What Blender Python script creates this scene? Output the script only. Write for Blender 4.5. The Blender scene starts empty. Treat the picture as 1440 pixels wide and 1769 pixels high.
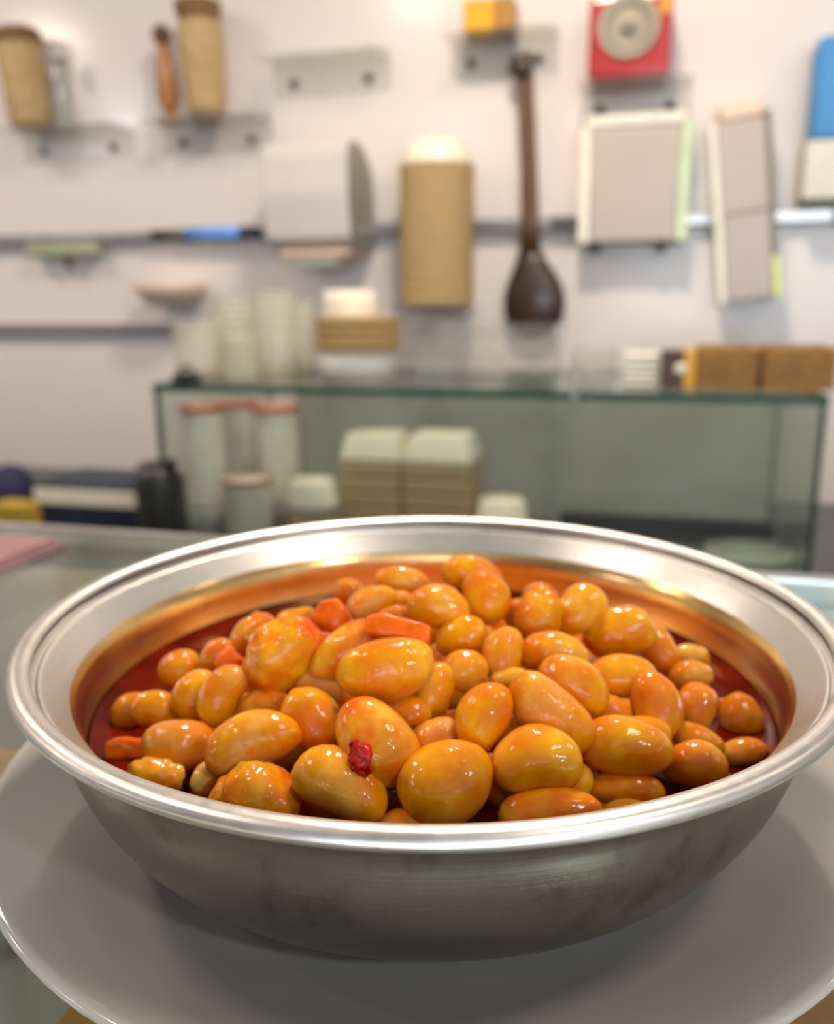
import bpy, bmesh, math, random
from mathutils import Vector, Matrix, noise

# ------------------------------------------------------------------ camera
R = 0.09                         # bowl rim radius (m); z = 0 is the glass counter top
F = 1500.0                       # focal length in pixels of the 1440 x 1769 frame
PITCH = 0.23402837
ROLL = math.radians(0.45)
RIM_Z = 0.60 * R
CAM = Vector((-0.0228 * R, -2.1543523 * R, RIM_Z + 0.77759148 * R))
fwd = Vector((0, math.cos(PITCH), -math.sin(PITCH)))
up0 = Vector((0, math.sin(PITCH), math.cos(PITCH)))
rt0 = Vector((1, 0, 0))
RT = rt0 * math.cos(ROLL) - up0 * math.sin(ROLL)
UP = rt0 * math.sin(ROLL) + up0 * math.cos(ROLL)
scene = bpy.context.scene
cd = bpy.data.cameras.new('camera')
cam = bpy.data.objects.new('camera', cd)
scene.collection.objects.link(cam)
cd.sensor_fit = 'HORIZONTAL'
cd.sensor_width = 36.0
cd.lens = F / 1440.0 * 36.0
cd.clip_start = 0.01
cd.dof.use_dof = True
cd.dof.focus_distance = 0.134
cd.dof.aperture_fstop = 17.0
cam.matrix_world = Matrix(((RT.x, UP.x, -fwd.x, CAM.x), (RT.y, UP.y, -fwd.y, CAM.y),
                           (RT.z, UP.z, -fwd.z, CAM.z), (0, 0, 0, 1)))
scene.camera = cam
vs = scene.view_settings
vs.view_transform = 'Standard'
vs.look = 'None'
vs.gamma = 1.0
vs.use_curve_mapping = False
vs.exposure = 0.0
cy_ = scene.cycles
cy_.use_adaptive_sampling = True
cy_.adaptive_threshold = 0.02
cy_.max_bounces = 7
cy_.diffuse_bounces = 3
cy_.glossy_bounces = 4
cy_.transmission_bounces = 4
cy_.transparent_max_bounces = 16
cy_.caustics_reflective = False
cy_.caustics_refractive = False

# ------------------------------------------------------------------ world and lights
world = bpy.data.worlds.new('world')
scene.world = world
world.use_nodes = True
world.node_tree.nodes['Background'].inputs[0].default_value = (0.9, 0.93, 1.0, 1)
world.node_tree.nodes['Background'].inputs[1].default_value = 0.15

YAW = math.radians(15.0)         # the shop wall is turned: its right end is nearer
U = Vector((math.cos(YAW), -math.sin(YAW), 0))
N = Vector((math.sin(YAW), math.cos(YAW), 0))
DW = 1.86                        # wall distance from the camera along N
CEIL = 1.30
FLOOR = -1.15


def B(u, d, z):
    """point in the frame of the back wall: u along it, d metres from the camera, z height"""
    p = CAM + U * u + N * d
    return Vector((p.x, p.y, z))


WARM = (1.0, 0.85, 0.705)
COOL = (0.86, 0.93, 1.0)
LAMPS = [(-2.587, 0.12, 10, WARM), (-0.958, 0.12, 4.5, WARM), (0.671, 0.12, 5, WARM), (-1.77, 1.0, 9.5, WARM), (-0.14, 1.0, 19, WARM), (1.49, 1.0, 3, WARM),  # unseen: first row assumed from wall reflections, second row added to light the wall
         (1.55, -0.95, 18, COOL), (-3.18, -1.37, 10, (0.88, 0.84, 1.0))]  # the COOL lamp is unseen, added as front fill for the plate
for (u, d, e, lc) in LAMPS:
    ld = bpy.data.lights.new('downlight_bulb', 'AREA')
    ld.shape = 'DISK'
    ld.size = 0.22
    ld.energy = e
    ld.color = lc
    lo = bpy.data.objects.new('downlight_bulb', ld)
    scene.collection.objects.link(lo)
    lo.location = B(u, d, CEIL - 0.035)
WIN_FILL = bpy.data.lights.new('window_fill', 'AREA')  # unseen light at the assumed window, added as front fill for the plate
WIN_FILL.shape = 'RECTANGLE'
WIN_FILL.size = 2.2
WIN_FILL.size_y = 1.5
WIN_FILL.energy = 70
WIN_FILL.color = (0.80, 0.89, 1.0)

# ------------------------------------------------------------------ helpers


def ray(px, py):
    return (fwd + RT * ((px - 720.0) / F) - UP * ((py - 884.5) / F)).normalized()


def on_wall(px, py, D):
    """pixel -> (u, z) on the plane parallel to the back wall, D from the camera"""
    r = ray(px, py)
    s = D / r.dot(N)
    p = CAM + r * s
    return (p - CAM).dot(U), p.z


def on_z(px, py, z):
    r = ray(px, py)
    s = (z - CAM.z) / r.z
    return CAM + r * s


def bd(p):
    """world point -> (u, d)"""
    return (p - CAM).dot(U), (p - CAM).dot(N)


def rectpx(x0, y0, x1, y1, D):
    """pixel box -> (u centre, bottom z, width, height) at distance D"""
    xm, ym = (x0 + x1) / 2, (y0 + y1) / 2
    ua = on_wall(x0, ym, D)[0]
    ub = on_wall(x1, ym, D)[0]
    zt = on_wall(xm, y0, D)[1]
    zb = on_wall(xm, y1, D)[1]
    return (ua + ub) / 2, zb, ub - ua, zt - zb


def link(o, parent=None):
    scene.collection.objects.link(o)
    if parent is not None:
        o.parent = parent
    return o


def tag(o, label=None, cat=None, group=None, kind=None):
    if label:
        o['label'] = label
    if cat:
        o['category'] = cat
    if group:
        o['group'] = group
    if kind:
        o['kind'] = kind
    return o


def thing(name, label, cat, u, d, z, rz=0.0, group=None, tilt=0.0):
    """Empty standing in the frame of the back wall (local x along wall, y away from viewer)"""
    o = bpy.data.objects.new(name, None)
    o.empty_display_size = 0.02
    link(o)
    o.location = B(u, d, z)
    o.rotation_euler = (0, tilt, -YAW + rz)
    return tag(o, label, cat, group)


class MB:
    def __init__(self):
        self.bm = bmesh.new()

    def _new(self, vs_, fs, mi=0, smooth=False):
        v = [self.bm.verts.new(p) for p in vs_]
        out = []
        for f in fs:
            try:
                ff = self.bm.faces.new([v[i] for i in f])
                ff.material_index = mi
                ff.smooth = smooth
                out.append(ff)
            except ValueError:
                pass
        return v, out

    def box(self, x0, x1, y0, y1, z0, z1, bev=0.0, mi=0, M=None, seg=2):
        P = [(x0, y0, z0), (x1, y0, z0), (x1, y1, z0), (x0, y1, z0), (x0, y0, z1), (x1, y0, z1), (x1, y1, z1), (x0, y1, z1)]
        if M is not None:
            P = [M @ Vector(p) for p in P]
        v, f = self._new(P, [(0, 3, 2, 1), (4, 5, 6, 7), (0, 1, 5, 4), (1, 2, 6, 5), (2, 3, 7, 6), (3, 0, 4, 7)], mi)
        if bev > 0:
            es = list({e for ff in f for e in ff.edges})
            bmesh.ops.bevel(self.bm, geom=es, offset=bev, segments=seg, profile=0.6, affect='EDGES', clamp_overlap=True)
        return self

    def lathe(self, prof, seg=40, M=None, mi=0, wob=None):
        """prof: list of (r, z); closed around the z axis"""
        rings = []
        for (r, z) in prof:
            if r < 1e-7:
                p = Vector((0, 0, z))
                rings.append([self.bm.verts.new(M @ p if M is not None else p)])
            else:
                ring = []
                for k in range(seg):
                    a = 2 * math.pi * k / seg
                    rr = r * (wob(a, z) if wob else 1.0)
                    p = Vector((rr * math.cos(a), rr * math.sin(a), z))
                    ring.append(self.bm.verts.new(M @ p if M is not None else p))
                rings.append(ring)
        for a, b in zip(rings, rings[1:]):
            for k in range(seg):
                k2 = (k + 1) % seg
                if len(a) == 1 and len(b) == 1:
                    continue
                if len(a) == 1:
                    vs_ = [a[0], b[k2], b[k]]
                elif len(b) == 1:
                    vs_ = [a[k], a[k2], b[0]]
                else:
                    vs_ = [a[k], a[k2], b[k2], b[k]]
                f = self.bm.faces.new(vs_)
                f.smooth = True
                f.material_index = mi
        return self

    def prism(self, poly, axis, a, b, bev=0.0, mi=0, M=None):
        """extrude a 2D polygon along an axis ('x' poly=(y,z), 'y' poly=(x,z), 'z' poly=(x,y))"""
        def mk(p, t):
            q = {'x': (t, p[0], p[1]), 'y': (p[0], t, p[1]), 'z': (p[0], p[1], t)}[axis]
            return M @ Vector(q) if M is not None else Vector(q)
        n = len(poly)
        P = [mk(p, a) for p in poly] + [mk(p, b) for p in poly]
        F_ = [tuple(range(n)), tuple(range(2 * n - 1, n - 1, -1))] + [(i, i + n, (i + 1) % n + n, (i + 1) % n) for i in range(n)]
        v, f = self._new(P, F_, mi)
        if bev > 0:
            es = list({e for ff in f for e in ff.edges})
            bmesh.ops.bevel(self.bm, geom=es, offset=bev, segments=2, profile=0.6, affect='EDGES', clamp_overlap=True)
        return self

    def tube(self, pts, rads, seg=14, cap=True, sx=1.0, mi=0):
        """tube along points; sx flattens across the local y (depth)"""
        pts = [Vector(p) for p in pts]
        rings = []
        for i, p in enumerate(pts):
            t = (pts[min(i + 1, len(pts) - 1)] - pts[max(i - 1, 0)]).normalized()
            ref = Vector((0, 1, 0)) if abs(t.y) < 0.9 else Vector((1, 0, 0))
            a = t.cross(ref).normalized()
            b = a.cross(t).normalized()
            r = rads[i] if hasattr(rads, '__len__') else rads
            rings.append([self.bm.verts.new(p + a * (r * math.cos(2 * math.pi * k / seg)) + b * (r * sx * math.sin(2 * math.pi * k / seg))) for k in range(seg)])
        for A, C in zip(rings, rings[1:]):
            for k in range(seg):
                f = self.bm.faces.new([A[k], A[(k + 1) % seg], C[(k + 1) % seg], C[k]])
                f.smooth = True
                f.material_index = mi
        if cap:
            for rg in (rings[0], rings[-1]):
                f = self.bm.faces.new(rg)
                f.smooth = True
                f.material_index = mi
        return self

    def mesh(self, name, mats):
        bmesh.ops.recalc_face_normals(self.bm, faces=self.bm.faces[:])
        me = bpy.data.meshes.new(name)
        self.bm.to_mesh(me)
        self.bm.free()
        for m in (mats if isinstance(mats, (list, tuple)) else [mats]):
            me.materials.append(m)
        return me

    def build(self, name, mats, parent=None, loc=None):
        o = bpy.data.objects.new(name, self.mesh(name, mats))
        link(o, parent)
        if loc is not None:
            o.location = loc
        return o


# ------------------------------------------------------------------ materials
def srgb(r, g, b):
    f = lambda c: (c / 255 / 12.92) if c / 255 <= 0.04045 else ((c / 255 + 0.055) / 1.055) ** 2.4
    return (f(r), f(g), f(b), 1.0)


def base_mat(name):
    m = bpy.data.materials.new(name)
    m.use_nodes = True
    nt = m.node_tree
    return m, nt, nt.nodes['Principled BSDF']


def nd(nt, typ, **kw):
    n = nt.nodes.new(typ)
    for k, v in kw.items():
        if k in n.inputs:
            n.inputs[k].default_value = v
        else:
            setattr(n, k, v)
    return n


def ramp(nt, fac, stops):
    n = nt.nodes.new('ShaderNodeValToRGB')
    el = n.color_ramp.elements
    el[0].position, el[0].color = stops[0]
    el[1].position, el[1].color = stops[-1]
    for p, c in stops[1:-1]:
        e = el.new(p)
        e.color = c
    nt.links.new(fac, n.inputs[0])
    return n.outputs[0]


def plain(name, col, rough=0.5, metal=0.0, var=0.12, scale=30.0, bump=0.0, coat=0.0, stretch=(1, 1, 1), spec=0.5, trans=0.0):
    """procedural material: a base colour varied by noise, with optional fine relief"""
    m, nt, p = base_mat(name)
    tc = nd(nt, 'ShaderNodeTexCoord')
    mp = nd(nt, 'ShaderNodeMapping')
    mp.inputs['Scale'].default_value = stretch
    nt.links.new(tc.outputs['Object'], mp.inputs[0])
    nz = nd(nt, 'ShaderNodeTexNoise', Scale=scale, Detail=4.0)
    nt.links.new(mp.outputs[0], nz.inputs['Vector'])
    lo = tuple(c * (1 - var) for c in col[:3]) + (1,)
    hi = tuple(min(1, c * (1 + var)) for c in col[:3]) + (1,)
    nt.links.new(ramp(nt, nz.outputs['Fac'], [(0.3, lo), (0.7, hi)]), p.inputs['Base Color'])
    p.inputs['Roughness'].default_value = rough
    p.inputs['Metallic'].default_value = metal
    p.inputs['Specular IOR Level'].default_value = spec
    p.inputs['Coat Weight'].default_value = coat
    p.inputs['Coat Roughness'].default_value = 0.1
    if bump > 0:
        bp = nd(nt, 'ShaderNodeBump', Strength=bump, Distance=0.001)
        nt.links.new(nz.outputs['Fac'], bp.inputs['Height'])
        nt.links.new(bp.outputs[0], p.inputs['Normal'])
    return m


def glass(name, tint=(0.93, 0.97, 0.95), rough=0.02, ior=1.5, haze=0.0, hazecol=(0.8, 0.85, 0.8, 1)):
    """clear sheet glass: tinted see-through plus Fresnel gloss, optionally a little hazy"""
    m = bpy.data.materials.new(name)
    m.use_nodes = True
    nt = m.node_tree
    nt.nodes.clear()
    out = nd(nt, 'ShaderNodeOutputMaterial')
    tr = nd(nt, 'ShaderNodeBsdfTransparent', Color=(*tint, 1))
    gl = nd(nt, 'ShaderNodeBsdfGlossy', Roughness=rough)
    lw = nd(nt, 'ShaderNodeLayerWeight', Blend=0.5)
    pw = nd(nt, 'ShaderNodeMath', operation='POWER')
    pw.inputs[1].default_value = 5.0
    nt.links.new(lw.outputs['Facing'], pw.inputs[0])
    f0 = ((ior - 1) / (ior + 1)) ** 2
    fr = nd(nt, 'ShaderNodeMath', operation='MULTIPLY_ADD')
    fr.inputs[1].default_value = 0.85
    fr.inputs[2].default_value = f0
    nt.links.new(pw.outputs[0], fr.inputs[0])
    mx = nd(nt, 'ShaderNodeMixShader')
    nt.links.new(fr.outputs[0], mx.inputs[0])
    src = tr.outputs[0]
    if haze > 0:
        df = nd(nt, 'ShaderNodeBsdfDiffuse', Color=hazecol)
        tc = nd(nt, 'ShaderNodeTexCoord')
        nz = nd(nt, 'ShaderNodeTexNoise', Scale=9.0, Detail=3.0)
        nt.links.new(tc.outputs['Object'], nz.inputs['Vector'])
        mr = nd(nt, 'ShaderNodeMapRange')
        mr.inputs[3].default_value = haze * 0.6
        mr.inputs[4].default_value = haze * 1.4
        nt.links.new(nz.outputs['Fac'], mr.inputs[0])
        m2 = nd(nt, 'ShaderNodeMixShader')
        nt.links.new(mr.outputs[0], m2.inputs[0])
        nt.links.new(tr.outputs[0], m2.inputs[1])
        nt.links.new(df.outputs[0], m2.inputs[2])
        src = m2.outputs[0]
    nt.links.new(src, mx.inputs[1])
    nt.links.new(gl.outputs[0], mx.inputs[2])
    nt.links.new(mx.outputs[0], out.inputs[0])
    return m


def aluminium(name, rough, col=(0.80, 0.79, 0.77), ring=0.0, grime=0.0):
    m, nt, p = base_mat(name)
    tc = nd(nt, 'ShaderNodeTexCoord')
    sp = nd(nt, 'ShaderNodeSeparateXYZ')
    nt.links.new(tc.outputs['Object'], sp.inputs[0])
    # polar coordinates: fine turning marks run around the axis
    at = nd(nt, 'ShaderNodeMath', operation='ARCTAN2')
    nt.links.new(sp.outputs[1], at.inputs[0])
    nt.links.new(sp.outputs[0], at.inputs[1])
    ln = nd(nt, 'ShaderNodeVectorMath', operation='LENGTH')
    nt.links.new(tc.outputs['Object'], ln.inputs[0])
    cb = nd(nt, 'ShaderNodeCombineXYZ')
    ma = nd(nt, 'ShaderNodeMath', operation='MULTIPLY')
    ma.inputs[1].default_value = 2.2
    nt.links.new(at.outputs[0], ma.inputs[0])
    mb = nd(nt, 'ShaderNodeMath', operation='MULTIPLY')
    mb.inputs[1].default_value = 1400.0
    nt.links.new(ln.outputs['Value'], mb.inputs[0])
    mz = nd(nt, 'ShaderNodeMath', operation='MULTIPLY')
    mz.inputs[1].default_value = 900.0
    nt.links.new(sp.outputs[2], mz.inputs[0])
    nt.links.new(ma.outputs[0], cb.inputs[0])
    nt.links.new(mb.outputs[0], cb.inputs[1])
    nt.links.new(mz.outputs[0], cb.inputs[2])
    n1 = nd(nt, 'ShaderNodeTexNoise', Scale=1.0, Detail=3.0)
    nt.links.new(cb.outputs[0], n1.inputs['Vector'])
    n2 = nd(nt, 'ShaderNodeTexNoise', Scale=420.0, Detail=5.0, Roughness=0.7)
    nt.links.new(tc.outputs['Object'], n2.inputs['Vector'])
    n3 = nd(nt, 'ShaderNodeTexNoise', Scale=60.0, Detail=6.0, Roughness=0.65)
    mp = nd(nt, 'ShaderNodeMapping')
    mp.inputs['Scale'].default_value = (1, 1, 0.6)
    nt.links.new(tc.outputs['Object'], mp.inputs[0])
    nt.links.new(mp.outputs[0], n3.inputs['Vector'])
    dark = tuple(c * (1 - grime) for c in col)
    nt.links.new(ramp(nt, n3.outputs['Fac'], [(0.30, (dark[0], dark[1] * 0.97, dark[2] * 0.94, 1)), (0.46, (*col, 1)), (1.0, (*col, 1))]), p.inputs['Base Color'])
    p.inputs['Metallic'].default_value = 1.0
    mr = nd(nt, 'ShaderNodeMapRange')
    mr.inputs[3].default_value = rough * 0.75
    mr.inputs[4].default_value = rough * 1.3
    nt.links.new(n2.outputs['Fac'], mr.inputs[0])
    nt.links.new(mr.outputs[0], p.inputs['Roughness'])
    ad = nd(nt, 'ShaderNodeMath', operation='ADD')
    mrg = nd(nt, 'ShaderNodeMath', operation='MULTIPLY')
    mrg.inputs[1].default_value = ring
    nt.links.new(n1.outputs['Fac'], mrg.inputs[0])
    nt.links.new(mrg.outputs[0], ad.inputs[0])
    nt.links.new(n2.outputs['Fac'], ad.inputs[1])
    bp = nd(nt, 'ShaderNodeBump', Strength=0.16, Distance=0.00025)
    nt.links.new(ad.outputs[0], bp.inputs['Height'])
    nt.links.new(bp.outputs[0], p.inputs['Normal'])
    return m


def bean_material():
    m, nt, p = base_mat('bean_skin')
    tc = nd(nt, 'ShaderNodeTexCoord')
    oi = nd(nt, 'ShaderNodeObjectInfo')
    sc = nd(nt, 'ShaderNodeSeparateColor')
    nt.links.new(oi.outputs['Color'], sc.inputs[0])
    rn = nd(nt, 'ShaderNodeMath', operation='MULTIPLY')
    rn.inputs[1].default_value = 40.0
    nt.links.new(oi.outputs['Random'], rn.inputs[0])

    def nz(scale, det=4.0, off=0.0):
        n = nd(nt, 'ShaderNodeTexNoise', noise_dimensions='4D', Scale=scale, Detail=det, Roughness=0.6)
        nt.links.new(tc.outputs['Object'], n.inputs['Vector'])
        a = nd(nt, 'ShaderNodeMath', operation='ADD')
        a.inputs[1].default_value = off
        nt.links.new(rn.outputs[0], a.inputs[0])
        nt.links.new(a.outputs[0], n.inputs['W'])
        return n.outputs['Fac']
    flesh = ramp(nt, nz(160, 5.0), [(0.30, (0.62, 0.185, 0.0, 1)), (0.52, (0.74, 0.290, 0.0, 1)), (0.72, (0.86, 0.43, 0.008, 1))])
    # pale starchy patches (R channel of the object colour) and sauce stains (G channel)
    pale = nd(nt, 'ShaderNodeMix', data_type='RGBA')
    pf = nd(nt, 'ShaderNodeMath', operation='MULTIPLY')
    nt.links.new(ramp(nt, nz(110, 3.0, 7.0), [(0.45, (0, 0, 0, 1)), (0.68, (1, 1, 1, 1))]), pf.inputs[0])
    nt.links.new(sc.outputs[0], pf.inputs[1])
    nt.links.new(pf.outputs[0], pale.inputs['Factor'])
    nt.links.new(flesh, pale.inputs['A'])
    pale.inputs['B'].default_value = (0.82, 0.56, 0.17, 1)
    st = nd(nt, 'ShaderNodeMix', data_type='RGBA')
    sf = nd(nt, 'ShaderNodeMath', operation='MULTIPLY')
    nt.links.new(ramp(nt, nz(130, 5.0, 19.0), [(0.42, (0, 0, 0, 1)), (0.60, (1, 1, 1, 1))]), sf.inputs[0])
    nt.links.new(sc.outputs[1], sf.inputs[1])
    nt.links.new(sf.outputs[0], st.inputs['Factor'])
    nt.links.new(pale.outputs['Result'], st.inputs['A'])
    st.inputs['B'].default_value = (0.72, 0.105, 0.0, 1)
    nt.links.new(st.outputs['Result'], p.inputs['Base Color'])
    p.inputs['Roughness'].default_value = 0.5
    p.inputs['Specular IOR Level'].default_value = 0.05
    p.inputs['Subsurface Weight'].default_value = 0.10
    p.inputs['Subsurface Radius'].default_value = (1.0, 0.45, 0.12)
    p.inputs['Subsurface Scale'].default_value = 0.003
    p.inputs['Coat Weight'].default_value = 0.85
    p.inputs['Coat Roughness'].default_value = 0.06
    p.inputs['Coat IOR'].default_value = 1.34
    bp = nd(nt, 'ShaderNodeBump', Strength=0.10, Distance=0.0004)
    ad = nd(nt, 'ShaderNodeMath', operation='ADD')
    nt.links.new(nz(520, 3.0, 3.0), ad.inputs[0])
    nt.links.new(nz(1500, 2.0, 5.0), ad.inputs[1])
    nt.links.new(ad.outputs[0], bp.inputs['Height'])
    nt.links.new(bp.outputs[0], p.inputs['Normal'])
    # the wet film: smooth in places, beaded in others
    gr = nd(nt, 'ShaderNodeMath', operation='MULTIPLY')
    nt.links.new(ramp(nt, nz(150, 3.0, 31.0), [(0.38, (0.15, 0.15, 0.15, 1)), (0.60, (1, 1, 1, 1))]), gr.inputs[0])
    nt.links.new(nz(430, 2.0, 37.0), gr.inputs[1])
    b2 = nd(nt, 'ShaderNodeBump', Strength=1.0, Distance=0.00030)
    nt.links.new(gr.outputs[0], b2.inputs['Height'])
    nt.links.new(bp.outputs[0], b2.inputs['Normal'])
    nt.links.new(b2.outputs[0], p.inputs['Coat Normal'])
    return m


M = {}
M['bean'] = bean_material()
M['sauce'] = plain('oily_red_sauce', (0.13, 0.006, 0.0006, 1), 0.05, var=0.6, scale=70, bump=0.06, spec=0.06)
M['carrot'] = plain('carrot_flesh', (0.80, 0.13, 0.0, 1), 0.4, var=0.25, scale=300, coat=0.35, bump=0.3, spec=0.1)
M['pepper'] = plain('red_pepper_skin', (0.50, 0.008, 0.002, 1), 0.35, var=0.4, scale=400, coat=0.2, bump=0.4, spec=0.15)
M['alu'] = aluminium('spun_aluminium_body', 0.32, col=(0.31, 0.28, 0.25), ring=1.2, grime=0.45)
M['alu_in'] = aluminium('spun_aluminium_inside', 0.20, col=(0.86, 0.57, 0.24), ring=0.8, grime=0.2)
M['alu_rim'] = aluminium('brushed_aluminium_rim', 0.36, col=(0.70, 0.675, 0.64), ring=2.0, grime=0.16)
M['plate'] = plain('glazed_grey_porcelain', (0.45, 0.425, 0.38, 1), 0.10, var=0.04, scale=20, coat=0.5)
M['wall'] = plain('glossy_white_wall_panel', (0.75, 0.685, 0.64, 1), 0.16, var=0.03, scale=2, spec=0.4)
M['white_paint'] = plain('white_paint', (0.70, 0.67, 0.64, 1), 0.6, var=0.04, scale=4)
M['dark_wall'] = plain('dim_shop_wall', (0.30, 0.28, 0.26, 1), 0.7, var=0.2, scale=3)
M['floor'] = plain('floor_tile', (0.25, 0.23, 0.21, 1), 0.35, var=0.15, scale=6)
M['steel'] = plain('stainless_steel', (0.62, 0.61, 0.59, 1), 0.28, metal=1.0, var=0.06, scale=80, stretch=(1, 20, 20))
M['rail'] = plain('brushed_rail_steel', (0.40, 0.38, 0.37, 1), 0.30, metal=1.0, var=0.1, scale=30)
M['dark_steel'] = plain('dark_steel', (0.10, 0.095, 0.09, 1), 0.3, metal=0.8, var=0.2, scale=60)
M['counter_glass'] = glass('counter_glass', (0.90, 0.935, 0.905), 0.03, haze=0.06, hazecol=(0.5, 0.5, 0.46, 1))
M['glass'] = glass('case_glass', (0.94, 0.965, 0.945), 0.02, haze=0.03, hazecol=(0.45, 0.52, 0.47, 1))
M['glass_edge'] = plain('green_glass_edge', (0.012, 0.075, 0.055, 1), 0.12, var=0.3, scale=40, coat=0.6)
M['acrylic'] = glass('clear_acrylic', (0.97, 0.97, 0.96), 0.05, haze=0.04, hazecol=(0.9, 0.88, 0.82, 1))
M['acrylic_edge'] = plain('bright_acrylic_edge', (0.85, 0.80, 0.66, 1), 0.2, var=0.06, scale=20)
M['green_edge'] = plain('green_tinted_acrylic_edge', (0.60, 0.72, 0.45, 1), 0.2, var=0.1, scale=20)
M['lime_edge'] = plain('lime_acrylic_edge', (0.75, 0.85, 0.25, 1), 0.2, var=0.1, scale=20)
M['screw'] = plain('screw_metal', (0.10, 0.085, 0.07, 1), 0.4, metal=0.6, var=0.2, scale=200)
M['kraft'] = plain('kraft_paper', (0.60, 0.42, 0.20, 1), 0.75, var=0.08, scale=60)
M['kraft2'] = plain('brown_kraft_card', (0.46, 0.31, 0.15, 1), 0.75, var=0.08, scale=60)
M['cream'] = plain('cream_plastic_lid', (0.85, 0.79, 0.62, 1), 0.4, var=0.04, scale=30)
M['paper'] = plain('white_paper_cup', (0.74, 0.70, 0.60, 1), 0.6, var=0.05, scale=40)
M['clearcup'] = glass('translucent_cup_plastic', (0.93, 0.92, 0.86), 0.15, haze=0.45, hazecol=(0.86, 0.83, 0.68, 1))
M['redrim'] = plain('coral_red_rim', (0.62, 0.14, 0.09, 1), 0.5, var=0.1, scale=40)
M['holder_panel'] = plain('pinkish_grey_panel', (0.50, 0.42, 0.37, 1), 0.4, var=0.04, scale=10)
M['dispenser'] = plain('pale_grey_plastic', (0.62, 0.565, 0.53, 1), 0.35, var=0.04, scale=10)
M['peach'] = plain('peach_plastic', (0.78, 0.60, 0.46, 1), 0.4, var=0.05, scale=10)
M['dark_side'] = plain('dark_side_plastic', (0.24, 0.225, 0.17, 1), 0.4, var=0.05, scale=10)
M['wood_dark'] = plain('dark_brown_wood', (0.035, 0.013, 0.006, 1), 0.4, var=0.5, scale=40, stretch=(6, 6, 0.6), coat=0.2)
M['wood_mid'] = plain('brown_wood_handle', (0.12, 0.055, 0.022, 1), 0.4, var=0.3, scale=40, stretch=(6, 6, 0.6))
M['wood_orange'] = plain('orange_brown_wood', (0.36, 0.13, 0.018, 1), 0.35, var=0.25, scale=40, stretch=(4, 4, 0.6), coat=0.3)
M['wicker'] = plain('tan_woven_fibre', (0.48, 0.32, 0.15, 1), 0.7, var=0.3, scale=120, bump=0.8)
M['wicker_dark'] = plain('brown_woven_fibre', (0.20, 0.10, 0.03, 1), 0.7, var=0.3, scale=120, bump=0.8)
M['basket'] = plain('golden_brown_basket_weave', (0.33, 0.165, 0.035, 1), 0.6, var=0.4, scale=150, bump=1.0, stretch=(1, 1, 2))
M['red'] = plain('red_enamel', (0.40, 0.012, 0.010, 1), 0.3, var=0.08, scale=10, coat=0.5)
M['dial'] = plain('champagne_dial', (0.40, 0.35, 0.26, 1), 0.5, metal=0.0, var=0.06, scale=30)
M['dial_dark'] = plain('dark_dial_ring', (0.22, 0.19, 0.13, 1), 0.4, var=0.1, scale=30)
M['yellow'] = plain('amber_yellow_plastic', (0.78, 0.38, 0.01, 1), 0.35, var=0.08, scale=20)
M['dull_yellow'] = plain('dull_yellow_sponge', (0.42, 0.27, 0.03, 1), 0.8, var=0.2, scale=80)
M['amber'] = plain('brown_amber_plastic', (0.40, 0.19, 0.03, 1), 0.35, var=0.08, scale=20)
M['blue'] = plain('bright_blue_plastic', (0.05, 0.26, 0.58, 1), 0.4, var=0.1, scale=10)
M['sky_blue'] = plain('sky_blue_plastic', (0.12, 0.33, 0.85, 1), 0.3, var=0.08, scale=20)
M['black'] = plain('black_plastic', (0.012, 0.013, 0.012, 1), 0.4, var=0.2, scale=40)
M['navy'] = plain('navy_card', (0.010, 0.018, 0.045, 1), 0.5, var=0.2, scale=30)
M['violet'] = plain('deep_violet_cloth', (0.010, 0.008, 0.05, 1), 0.7, var=0.2, scale=60)
M['grey_panel'] = plain('grey_green_sliding_panel', (0.44, 0.44, 0.39, 1), 0.14, var=0.10, scale=5, coat=0.3)
M['lilac_grey'] = plain('lilac_grey_strip', (0.22, 0.19, 0.20, 1), 0.4, var=0.1, scale=10)
M['sage'] = plain('sage_green_plastic', (0.36, 0.40, 0.26, 1), 0.5, var=0.1, scale=20)
M['maroon'] = plain('maroon_card', (0.085, 0.035, 0.025, 1), 0.5, var=0.2, scale=30)
M['food_orange'] = plain('orange_stewed_food', (0.95, 0.40, 0.03, 1), 0.35, var=0.3, scale=60, bump=0.8, coat=0.4)
M['food_brown'] = plain('brown_baked_food', (0.42, 0.19, 0.07, 1), 0.5, var=0.35, scale=50, bump=0.8)
M['food_rust'] = plain('rust_orange_food', (0.80, 0.33, 0.09, 1), 0.4, var=0.4, scale=50, bump=0.8, coat=0.2)
M['pinkpatch'] = plain('pink_patch', (0.30, 0.16, 0.165, 1), 0.8, var=0.15, scale=40)
M['lampface'], _nt, _p = base_mat('lit_lamp_face')
_p.inputs['Emission Color'].default_value = (1.0, 0.88, 0.72, 1)
_p.inputs['Emission Strength'].default_value = 4.0

# ------------------------------------------------------------------ the room


def wallbox(name, u0, u1, d0, d1, z0, z1, mat):
    o = MB().box(u0, u1, d0, d1, z0, z1).build(name, mat)
    o.location = B(0, 0, 0)
    o.rotation_euler = (0, 0, -YAW)
    return tag(o, kind='structure')


wallbox('wall_back', -3.4, 2.4, DW, DW + 0.1, FLOOR, CEIL, M['wall'])
wallbox('wall_left', -3.5, -3.4, -2.8, DW + 0.1, FLOOR, CEIL, M['white_paint'])
wallbox('wall_right', 2.4, 2.5, -2.8, DW + 0.1, FLOOR, CEIL, M['white_paint'])
wallbox('floor', -3.5, 2.5, -2.9, DW + 0.1, FLOOR - 0.1, FLOOR, M['floor'])
wallbox('ceiling', -3.5, 2.5, -2.9, DW + 0.1, CEIL, CEIL + 0.1, M['white_paint'])
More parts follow.
